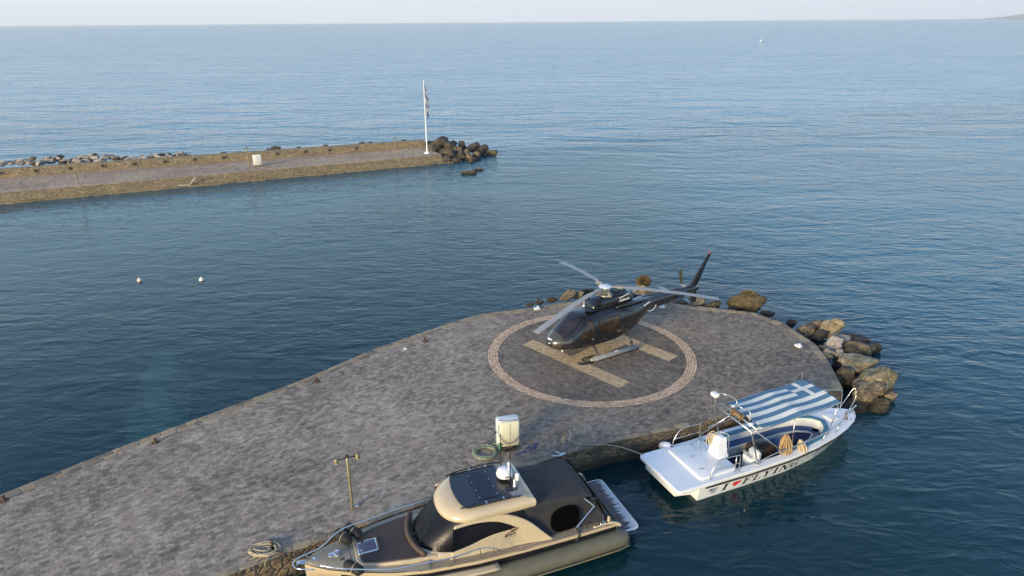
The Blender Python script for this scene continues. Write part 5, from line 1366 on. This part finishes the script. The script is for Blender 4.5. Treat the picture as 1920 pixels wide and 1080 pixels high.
# weed and dry scrub bristling on the two shaggy boulders
def scrub(px, py, z, r_px, n, seed, label, reach=1.02):
    rng = random.Random(seed); p = at(px, py, z); s = (p - Vector((0, 0, CAM_Z))).length / F_PX * r_px; mb = MB()
    for k in range(n):
        d = Vector((rng.gauss(0, 1), rng.gauss(0, 1), rng.gauss(.35, .8))).normalized()
        a = d * s * .6; b = d * s * rng.uniform(reach - .2, reach) + Vector((rng.uniform(-.05, .05), rng.uniform(-.05, .05), 0)); u = d.orthogonal().normalized() * s * .035
        mb.add([a - u, a + u, b], [(0, 1, 2)]); u2 = d.cross(u)
        mb.add([a - u2, a + u2, b], [(0, 1, 2)])
    o = mb.build('dry_scrub', scrub_m, None, recalc=False); o.location = p
    return tag(o, label, 'scrub')
scrub_m = mat_cobble('dry_weed', [(0, (.10, .065, .03)), (.6, (.20, .14, .06)), (1, (.30, .23, .10))])
scrub(1207, 529, .95, 15, 800, 1, 'dry brown weed tuft crowning the boulder behind the tail boom')
scrub(1403, 568, .60, 29, 1400, 2, 'dry brown weed covering the big boulder right of the rotor tip', .90)

# dark pile off the end of the breakwater
G2 = 'dark boulders off the end of the breakwater'
rng = random.Random(12)
far = [(822, 272, 1.2, 34, 30), (845, 276, 1.2, 26, 24), (866, 276, .9, 24, 22), (858, 286, .7, 24, 20), (888, 277, .8, 22, 22), (876, 287, .6, 18, 20), (838, 288, .8, 28, 22), (866, 294, .4, 20, 18), (905, 282, .5, 22, 24), (893, 290, .4, 18, 16), (922, 288, .2, 20, 12),
       (850, 270, .9, 14, 12), (812, 282, 1.0, 20, 22), (835, 298, .4, 20, 16), (856, 301, .2, 16, 12), (886, 300, .15, 32, 12), (878, 294, .4, 16, 14), (846, 292, .6, 16, 14), (803, 272, .9, 18, 14), (910, 292, .1, 14, 8)]
fl = ['tallest dark boulder beside the flagpole', 'dark domed boulder just right of the tallest one', 'dark boulder in the middle of the pile crest', 'brown boulder in the centre of the pile', 'dark peaked boulder right of the crest', 'brown boulder under the peaked one', 'grey black boulder low in the left of the pile', 'small dark boulder at the waterline, centre of the pile', 'black boulder near the seaward end', 'brown boulder below the black seaward one', 'flat tan boulder at the seaward tip of the pile',
      'small boulder peeping over the crest', 'black boulder against the end of the breakwater', 'small black boulder beside the quay corner', 'little wet boulder right of the quay corner', 'wide brown boulder along the front waterline', 'small brown boulder inside the front of the pile', 'dark filler boulder behind the front row', 'dark boulder behind the flagpole foot', 'low wet boulder below the seaward tip']
for i, ((px, py, z, w_, h_), lb) in enumerate(zip(far, fl)):
    rock(px, py, z, w_ * 1.12, h_ * 1.15, rk_weed if i in (10, 15) else rk_brown if i in (3, 5, 9, 16) else rk_dark, lb, G2, yaw=R(i * 53 % 180), k=i, tilt=R(i * 29 % 30 - 15), low=True)
rock(880, 325, .05, 30, 10, rk_weed, 'larger of two tan rocks awash off the breakwater end', 'rocks awash', k=2, low=True)
rock(897, 319, .05, 18, 9, rk_weed, 'smaller of two tan rocks awash off the breakwater end', 'rocks awash', k=5, low=True)
# loose armour stones along the sea side of the breakwater: pale ones left, darker towards its end
rng = random.Random(21)
for i in range(120):
    px = -8 + i * 3.05 + rng.uniform(-1.5, 1.5); base = interp([0, 330, 500], [309, 293, 286], px)
    dens = .5 + .5 * noise.noise(Vector((px * .02, 0, 3)))
    sz = rng.uniform(5, 10.5) * (1.25 if 60 < px < 210 else .9); py = base - rng.uniform(-2, 7) * (1.2 if 60 < px < 210 else .7)
    pale = rng.random() < (.78 if px < 300 else .5)
    rock(px, py, 1.35, sz * 1.25, sz * .8, rk_pale if pale else (rk_brown if rng.random() < .5 else rk_dark),
         ('pale' if pale else 'dark') + ' armour stone in the loose row behind the breakwater parapet', 'armour stones behind the parapet', yaw=rng.uniform(0, 3), k=i, tilt=rng.uniform(-.3, .3), low=True, name='armour_stone')
for px, py, w_ in ((518, 280, 18), (678, 269, 12), (693, 269, 12), (718, 267, 6), (758, 265, 10), (505, 282, 10), (420, 288, 10), (447, 286, 8), (560, 277, 8), (610, 273, 8)):
    rock(px, py, 1.3, w_, w_ * .7, rk_dark, {518: 'dark brown armour stone rising over the parapet behind the far cabinet', 678: 'left of two dark stones showing over the far parapet', 693: 'right of two dark stones showing over the far parapet', 718: 'tiny dark stone on the far parapet left of the lamp post', 758: 'low dark stone over the parapet near its end', 505: 'flat dark stone over the parapet left of the brown one', 420: 'dark stone over the parapet left of the far lamp', 447: 'small dark stone over the parapet close to the far lamp', 560: 'small stone over the parapet right of the far cabinet', 610: 'low stone over the parapet midway between cabinet and end'}[px], None, k=w_, low=True, name='armour_stone')

# ================================================================ STREET FURNITURE ON THE PIERS
brass = plain('brass_post', (.23, .195, .105), .42, .35, var=.2, scale=6, grime=.15)
lamp_glass = plain('lamp_lens', (.50, .45, .28), .3, var=.1)
dark_cap = plain('dark_cap', (.03, .027, .022), .5, var=.2)
conc = plain('concrete_foot', (.36, .35, .33), .9, var=.2, scale=8)
def lamp(loc, rz, label, H=2.35, r=.052):
    root = tag(empty('lamp_post', loc, rz), label, 'lamp post', 'twin-headed lamp posts')
    m = MB(); m.lathe([(r * 2.0, 0), (r * 2.0, .02), (r, .04), (r, H), (r * .8, H + .01), (0, H + .012)], n=14); m.build('post', brass, root, smooth=True, angle=40)
    m = MB(); m.lathe([(r * 1.25, H - .02), (r * 1.3, H + .05), (r * .6, H + .07), (0, H + .075)], n=14); m.build('post_cap', dark_cap, root, smooth=True, angle=40)
    for sgn in (1, -1):
        m = MB(); m.tube([(0, 0, H - .05), (sgn * .30, 0, H - .05)], .022, 7); ar = m.build('arm', dark_cap, root, smooth=True)
        m = MB(); m.lathe([(.05, H - .17), (.075, H - .15), (.075, H - .0), (.06, H + .02), (0, H + .025)], (sgn * .34, 0, 0), 14); hd_ = m.build('lamp_head', brass, ar, smooth=True, angle=40)
        m = MB(); m.lathe([(0, H - .19), (.055, H - .185), (.06, H - .165), (.0, H - .16)], (sgn * .34, 0, 0), 12); m.build('lens', lamp_glass, hd_, smooth=True)
    m = MB(); m.rbox((.13, .06, .03), (.18, .16, .05), .03); m.build('foot_plate', conc, root, smooth=True, angle=50)
    return root
lamp(at(661, 953, DECK + .005), R(24), 'brass coloured twin-headed lamp post on the near pier beside the motor yacht', 2.02, .043)
pb = at(148, 345, DECK); lamp(pb, R(24), 'twin-headed lamp post on the far breakwater, leftmost and leaning', 2.25).rotation_euler = (0, R(-4), R(24))
lamp(at(468, 315.5, DECK), R(24), 'twin-headed lamp post on the far breakwater beside the white cabinet', 2.25)
lamp(at(743, 294, DECK), R(24), 'twin-headed lamp post on the far breakwater nearest the flagpole', 2.25)

cab_m = plain('cream_cabinet', (.62, .60, .44), .45, var=.05, scale=2, grime=.18)
cab_top = plain('pale_cabinet_top', (.58, .62, .60), .4, var=.06)
green_m = plain('green_valve', (.05, .22, .08), .5)
black_c = plain('black_cable', (.02, .02, .022), .6)
blue_h = plain('blue_cable', (.03, .06, .25), .6)
cab_at = at(953, 838, DECK); CAB_RZ = R(14)
cab = tag(empty('service_cabinet', cab_at, CAB_RZ), 'cream dockside service cabinet with cables on the near pier behind the yacht', 'cabinet')
m = MB(); m.rbox((0, .10, .68), (.86, .34, 1.12), .07, 4, zr=.06); bk = m.build('housing', cab_top, cab, smooth=True, angle=50)
m = MB(); m.rbox((.03, -.12, .66), (.74, .16, 1.05), .06, 4, zr=.07); m.build('door', cab_m, cab, smooth=True, angle=50)
m = MB(); m.box((.03, -.203, .68), (.012, .008, .92)); m.build('door_seam', plain('cab_seam', (.16, .15, .11), .7), cab)
m = MB(); m.box((-.2, .08, .07), (.14, .22, .14)); m.build('leg', dark_cap, cab); m = MB(); m.box((.24, .08, .07), (.14, .22, .14)); m.build('leg', dark_cap, cab)
m = MB(); m.tube(catmull([(-.38, -.10, 1.05), (-.40, -.24, .72), (-.15, -.26, .34), (.15, -.26, .38), (.40, -.24, .68), (.46, -.05, .95)], 5), .014, 6); m.build('looped_cable', plain('grey_cable', (.10, .12, .17), .5), cab)
m = MB(); m.tube(catmull([(-.38, -.08, 1.26), (-.1, -.21, 1.30), (.3, -.2, 1.28), (.44, -.02, 1.22)], 5), .012, 6); m.build('top_cable', blue_h, cab)
m = MB(); m.lathe([(.045, 0), (.045, .22), (.03, .26), (0, .27)], (-.38, -.22, .12), 10); m.box((-.38, -.22, .30), (.16, .05, .04)); m.build('valve', green_m, cab, smooth=True, angle=40)
m = MB(); m.lathe([(0, 0), (.05, .0), (.05, .05), (0, .05)], (-.46, .02, .70), 10, Matrix.Rotation(R(-90), 3, 'Y')); m.build('socket', dark_cap, cab)
m = MB(); rng = random.Random(4)
for k in range(5):
    pts = [Vector((rng.uniform(-.3, .3), -.25 + rng.uniform(-.14, .1), .03 + .08 * rng.random())) for _ in range(5)]; m.tube(catmull(pts, 4), .018, 5)
o = m.build('cable_tangle', black_c, None, smooth=True); o.location = cab_at; o.rotation_euler = (0, 0, CAB_RZ); tag(o, 'black cable tangle heaped at the foot of the cream cabinet', 'cable')
def ground_path(pix, z=.02): return [at(x, y, DECK + z) for x, y in pix]
m = MB(); m.tube(catmull(ground_path([(965, 850), (980, 848), (988, 838), (998, 842), (1003, 832), (1006, 836), (990, 846), (975, 849)]), 5), .016, 5)
tag(m.build('blue_hose', blue_h, None, smooth=True), 'thin blue hose straggling on the paving right of the cream cabinet', 'hose')
hose_m = plain('hose_green_white', (.24, .28, .18), .5, var=.35, scale=18)
m = MB(); hc = at(909, 850.5, DECK); pts = []; rng = random.Random(2)
for k in range(8 * 18):
    a = 2 * math.pi * k / 18; turn = k / 18; r = .40 + .05 * math.sin(turn * 2.4) + .03 * math.sin(a * 2 + turn)
    pts.append(Vector((hc.x + r * math.cos(a) + .04 * math.sin(turn * 1.9), hc.y + r * math.sin(a) + .04 * math.cos(turn * 2.3), DECK + .025 + .015 * (turn % 4) + .01 * math.sin(a * 3))))
m.tube(pts, .018, 6); tag(m.build('hose_coil', hose_m, None, smooth=True), 'pale green garden hose coiled on the paving left of the cream cabinet', 'hose')
m = MB(); m.tube(catmull([Vector((hc.x + .36, hc.y + .15, DECK + .05)), at(922, 838, DECK + .03), at(927, 831, DECK + .12), at(935, 838, DECK + .2)], 5), .016, 5)
tag(m.build('hose_lead', hose_m, None, smooth=True), 'short hose length running from the coil to the cream cabinet', 'hose')
# cabinet on the breakwater
fc = tag(empty('service_cabinet', at(484, 311, DECK), R(20)), 'small white service cabinet standing on the far breakwater beside a lamp post', 'cabinet')
m = MB(); m.rbox((0, 0, .68), (.92, .42, 1.16), .08, 4, zr=.06); m.build('housing', plain('white_cabinet', (.66, .66, .60), .5, var=.06), fc, smooth=True, angle=50)
m = MB(); m.box((0, -.212, .70), (.016, .01, 1.0)); m.build('door_seam', bpy.data.materials['cab_seam'], fc)
for x in (-.3, .3):
    m = MB(); m.box((x, 0, .06), (.12, .3, .12)); m.build('leg', dark_cap, fc)

# flagpole with a limp flag
white_p = plain('white_pole', (.74, .74, .72), .4, var=.04)
fp_ = at(801, 287.5, DECK); pole = tag(empty('flagpole', fp_, R(20)), 'tall white flagpole with a limp blue and white flag at the breakwater end', 'flagpole')
FH = 8.6
m = MB(); m.lathe([(.11, 0), (.085, .1), (.05, FH - .1), (.06, FH - .06), (.05, FH), (0, FH + .03)], n=14); po = m.build('pole', white_p, pole, smooth=True, angle=40)
m = MB(); m.lathe([(.36, 0), (.34, .10), (.16, .22), (.11, .25), (0, .25)], n=20); m.build('foot', white_p, pole, smooth=True, angle=40)
m = MB(); ff, fw_ = plain('flag_cloth_blue', (.06, .10, .26), .85, var=.2), plain('flag_cloth_white', (.60, .60, .60), .85)
for s_ in range(18):
    z0, z1 = FH - .35 - s_ * .19, FH - .35 - (s_ + 1) * .19
    wd_ = lambda z: .10 + .30 * math.sin(math.pi * min(1, max(0, (FH - .2 - z) / 3.9))) ** .8
    for q in range(6):
        f = lambda q_, z: (.09 + wd_(z) * q_ / 6 + .05 * (FH - z) * .35, .09 * math.sin(q_ * 2.6 + z * 1.4) , z - .12 * q_)
        m.add([f(q, z0), f(q + 1, z0), f(q + 1, z1), f(q, z1)], [(0, 1, 2, 3)], ((q + s_ // 3) % 2))
m.build('flag', [ff, fw_], pole, smooth=True, solid=.012)

# buoys, far boat
buoy_m = plain('buoy_white', (.72, .70, .64), .4, var=.08); buoy_d = plain('buoy_weed', (.12, .10, .05), .8)
for i, (px, py) in enumerate(((262, 527), (378, 526))):
    b = tag(empty('mooring_buoy', at(px, py, 0)), ('dirty cream round mooring buoy, the more weathered of the two in the harbour', 'clean white round mooring buoy, the brighter of the two in the harbour')[i], 'buoy')
    m = MB(); m.lathe([(0, -.16), (.09, -.13), (.15, -.02), (.16, .04), (.13, .15), (.05, .20), (.04, .24), (0, .245)], n=20); m.build('float', plain('buoy_cream', (.62, .52, .42), .5, var=.15) if i == 0 else buoy_m, b, smooth=True)
    m = MB(); m.lathe([(.155, -.05), (.165, -.02), (.168, .0), (.158, .02)], n=20); m.build('weed_line', buoy_d, b, smooth=True)
    m = MB(); m.tube([Vector((.04 * math.cos(a), 0, .26 + .04 * math.sin(a))) for a in [2 * math.pi * k / 12 for k in range(12)]], .010, 5, closed=True); m.build('ring', rust_steel, b)
fb_ = at(1428, 77.5, 0); b = tag(empty('far_motorboat', fb_, R(30)), 'tiny white boat far out on the open sea', 'boat')
m = MB(); m.loft([[(x, w_, h), (x, w_ * .7, -.2), (x, -w_ * .7, -.2), (x, -w_, h)] for x, w_, h in ((-1.5, .7, .5), (0, .8, .5), (1.2, .55, .6), (2.0, .06, .75))], caps=True); m.build('hull', gel_side, b, smooth=True, angle=40)
m = MB(); m.rbox((-.3, 0, .8), (1.1, 1.0, .7), .2); m.build('cabin', gel, b, smooth=True)

# small things on the near pier: pad lights, bollards, rings, ropes
pl_m = plain('pad_light_white', (.66, .67, .68), .45, var=.08)
for i, (px, py, rz, lb) in enumerate(((1007, 580, 20, 'small white pad light at the back edge of the pier, left of the rotor'), (1241, 577, -20, 'small white pad light at the back edge of the pier, under the tail'), (1497, 650, -60, 'white pad light by the boulder pile on the right of the pier'), (1227.5, 572.5, 10, 'tiny white marker on the paving behind the tail boom'), (760, 655, 25, 'small white marker at the harbour edge of the pier'))):
    sc = .5 if i > 2 else 1.0
    o = tag(empty('pad_light', at(px, py, DECK), R(rz)), lb, 'pad light', 'white lights and markers along the pier edge')
    m = MB(); m.rbox((0, 0, .05 * sc), (.34 * sc, .22 * sc, .10 * sc), .03 * sc); m.build('base', pl_m, o, smooth=True, angle=50)
    m = MB(); m.lathe([(.06 * sc, .10 * sc), (.07 * sc, .15 * sc), (.04 * sc, .19 * sc), (0, .20 * sc)], (.05 * sc, 0, 0), 12); m.build('lens', hub_white, o, smooth=True)
rust_m = plain('rusty_iron', (.095, .050, .028), .85, .2, var=.4, scale=8)
for i, (px, py, lb) in enumerate(((594, 715, 'rusty iron bollard halfway along the harbour edge of the pier'), (797, 640, 'dark iron bollard near the white marker on the harbour edge'), (292, 830, 'rusty stub bollard on the lower left harbour edge'), (8, 938, 'dark stub bollard at the far lower left of the pier'))):
    o = tag(empty('bollard', at(px, py, DECK)), lb, 'bollard', 'bollards on the harbour edge')
    m = MB(); m.lathe([(.07, 0), (.07, .02), (.045, .04), (.04, .11), (.065, .14), (.065, .165), (.03, .185), (0, .19)], n=14); m.build('post', rust_m, o, smooth=True, angle=50)
    m = MB(); m.lathe([(.14, 0), (.14, .012), (.1, .016), (0, .016)], n=14); m.build('base_plate', rust_m, o)
# iron ring post with rope heap near the yacht bow
rope_m = plain('hemp_rope', (.46, .39, .27), .9, var=.25, scale=20)
rp0 = at(497, 1035, DECK); rng = random.Random(14); m = MB(); pts = []
for k in range(150):
    a = k * .42; turn = k / 15
    cx, cy = rp0.x + .0 - .02 * (turn % 3), rp0.y + .02
    r = .24 + .12 * math.sin(turn * 1.3); pts.append(Vector((cx + r * math.cos(a) * 1.3 + rng.uniform(-.03, .03), cy + r * math.sin(a) * .8 + rng.uniform(-.03, .03), DECK + .03 + .012 * (turn % 8) + rng.uniform(0, .02))))
for k, q in enumerate(((478, 1045), (470, 1040), (480, 1052), (468, 1050), (474, 1036), (490, 1042))): pts.insert(20 + k * 14, at(*q, DECK + .03))
m.tube(catmull(pts, 2), .017, 5); tag(m.build('rope_heap', rope_m, None, smooth=True), 'tangled heap of pale rope on the pier edge by the yacht bow', 'rope')
o = tag(empty('mooring_stake', at(511, 1029, DECK)), 'short rusty mooring stake beside the pale rope heap', 'stake')
m = MB(); m.tube([(0, 0, 0), (.0, 0, .34)], [.04, .03], 8); m.build('stake', rust_m, o, smooth=True); m = MB(); m.tube([Vector((.06 * math.cos(a), .03, .2 + .06 * math.sin(a))) for a in [2 * math.pi * k / 12 for k in range(12)]], .012, 5, closed=True); m.build('ring', rust_m, o)
m = MB(); m.tube(catmull([at(505, 1040, DECK + .05), at(499, 1052, DECK + .02), at(497, 1058, DECK - .05), at(496, 1070, .35), at(496, 1082, -.1)], 4), .016, 5); tag(m.build('hanging_rope', rope_m, None, smooth=True), 'pale rope end hanging down the pier wall below the heap', 'rope')
m = MB(); m.tube(catmull([at(515, 1032, DECK + .03), at(531, 1040, DECK + .02), at(545, 1058, .75), at(556, 1068, .6)], 5), .026, 6); tag(m.build('mooring_chain', rust_m, None, smooth=True), 'rusty chain running from the stake down the pier wall', 'chain')
# mooring post with lines near the stern of the white boat
mp = at(1056, 838, DECK); o = tag(empty('mooring_post', mp), 'leaning wooden mooring post wrapped with rope above the yacht canopy', 'post')
m = MB(); m.tube([(-.28, -.28, .0), (.0, 0, .40), (.06, .05, .62)], [.035, .04, .03], 8); m.build('post', plain('old_wood', (.20, .16, .11), .9, var=.3, scale=8), o, smooth=True)
m = MB()
for k in range(6): m.tube([Vector((-.06 + .018 * k + .06 * math.cos(a), -.06 + .018 * k + .06 * math.sin(a), .28 + .03 * k)) for a in [2 * math.pi * j / 10 for j in range(10)]], .014, 5, closed=True)
m.build('rope_wrap', rope_m, o)
m = MB(); m.tube(catmull([at(1066, 828, DECK + .02), at(1071, 817, DECK + .02), at(1067, 806, DECK + .02)], 4), .02, 5); tag(m.build('rope_scrap', rope_m, None, smooth=True), 'short hooked scrap of rope on the paving above the mooring post', 'rope')
m = MB(); q = [mp + Vector((0, 0, .42)), at(1085, 832, DECK + .05), at(1113, 833, DECK + .03), at(1140, 834, DECK + .03), at(1170, 840, .9), boat_pt(.12, 1.12, .72)]
m.tube(catmull(q, 6), .014, 6); tag(m.build('mooring_line', rope_m, None, smooth=True), 'thin pale mooring line from the post to the stern of the white boat', 'rope')
m = MB(); cc = at(1084, 835, DECK + .03); m.tube([cc + Vector((.10 * math.cos(a), .14 * math.sin(a), 0)) for a in [2 * math.pi * k / 14 for k in range(14)]], .014, 5, closed=True); tag(m.build('rope_loop', rope_m, None, smooth=True), 'small loop of rope lying beside the mooring line', 'rope')
m = MB(); m.tube(catmull([at(1042, 846, DECK + .04), at(1052, 851, DECK + .04), at(1060, 849, DECK + .05), at(1050, 854, DECK + .02), at(1035, 855, DECK + .03)], 4), .03, 6); tag(m.build('white_rope_bunch', plain('white_rope', (.66, .67, .70), .8), None, smooth=True), 'bunched white rope at the lip of the pier above the canopy', 'rope')
m = MB(); m.tube([at(1066, 850, DECK + .0), at(1066, 862, .6), at(1065, 875, .1)], .012, 5); tag(m.build('hanging_line', rope_m, None), 'thin line hanging straight down the pier wall behind the canopy', 'rope')
# diagonal board leaning on the breakwater wall, fallen lines
m = MB(); m.tube([at(367, 332, DECK + .02), at(356, 346, .2)], .06, 6); m.tube([at(356, 347, .2), at(332, 347.5, .18)], .05, 6); tag(m.build('broken_pipe', conc, None), 'bent pale pipe propped against the far breakwater wall', 'pipe')
m = MB(); m.tube([at(471, 316, DECK), at(471, 340, .1)], .03, 6); tag(m.build('wall_pipe', brass, None), 'thin pale pipe running down the far wall below the lamp', 'pipe')
# scraps along the far deck
rng = random.Random(33)
for px, py, lb in ((348, 305, 'small pale stone lying at the foot of the far parapet, left'), (626, 284, 'pale block at the foot of the far parapet, right'), (608, 309, 'pale chip on the edge of the far breakwater')):
    rock(px, py, DECK + .1, 6, 3.5, rk_pale, lb, None, low=True, k=px, name='loose_stone')
rock(272, 808, -.9, 22, 12, rk_dark, 'dark rock under water on the pale sand beside the pier', None, k=3, name='sunken_rock')
# ================================================================ sea haze: one closed box of thin even air round the whole scene
ht = NT('sea_haze'); ht.n.remove(ht.b)
pv = ht.new('ShaderNodeVolumePrincipled'); pv.inputs['Color'].default_value = (.97, .985, 1.0, 1); pv.inputs['Density'].default_value = 6e-5; pv.inputs['Anisotropy'].default_value = 0.2
ht.link(pv.outputs[0], ht.out.inputs['Volume'])
m = MB(); m.box((0, 0, 185), (31000, 31000, 390)); hz_o = m.build('haze', ht.m); tag(hz_o, kind='stuff')
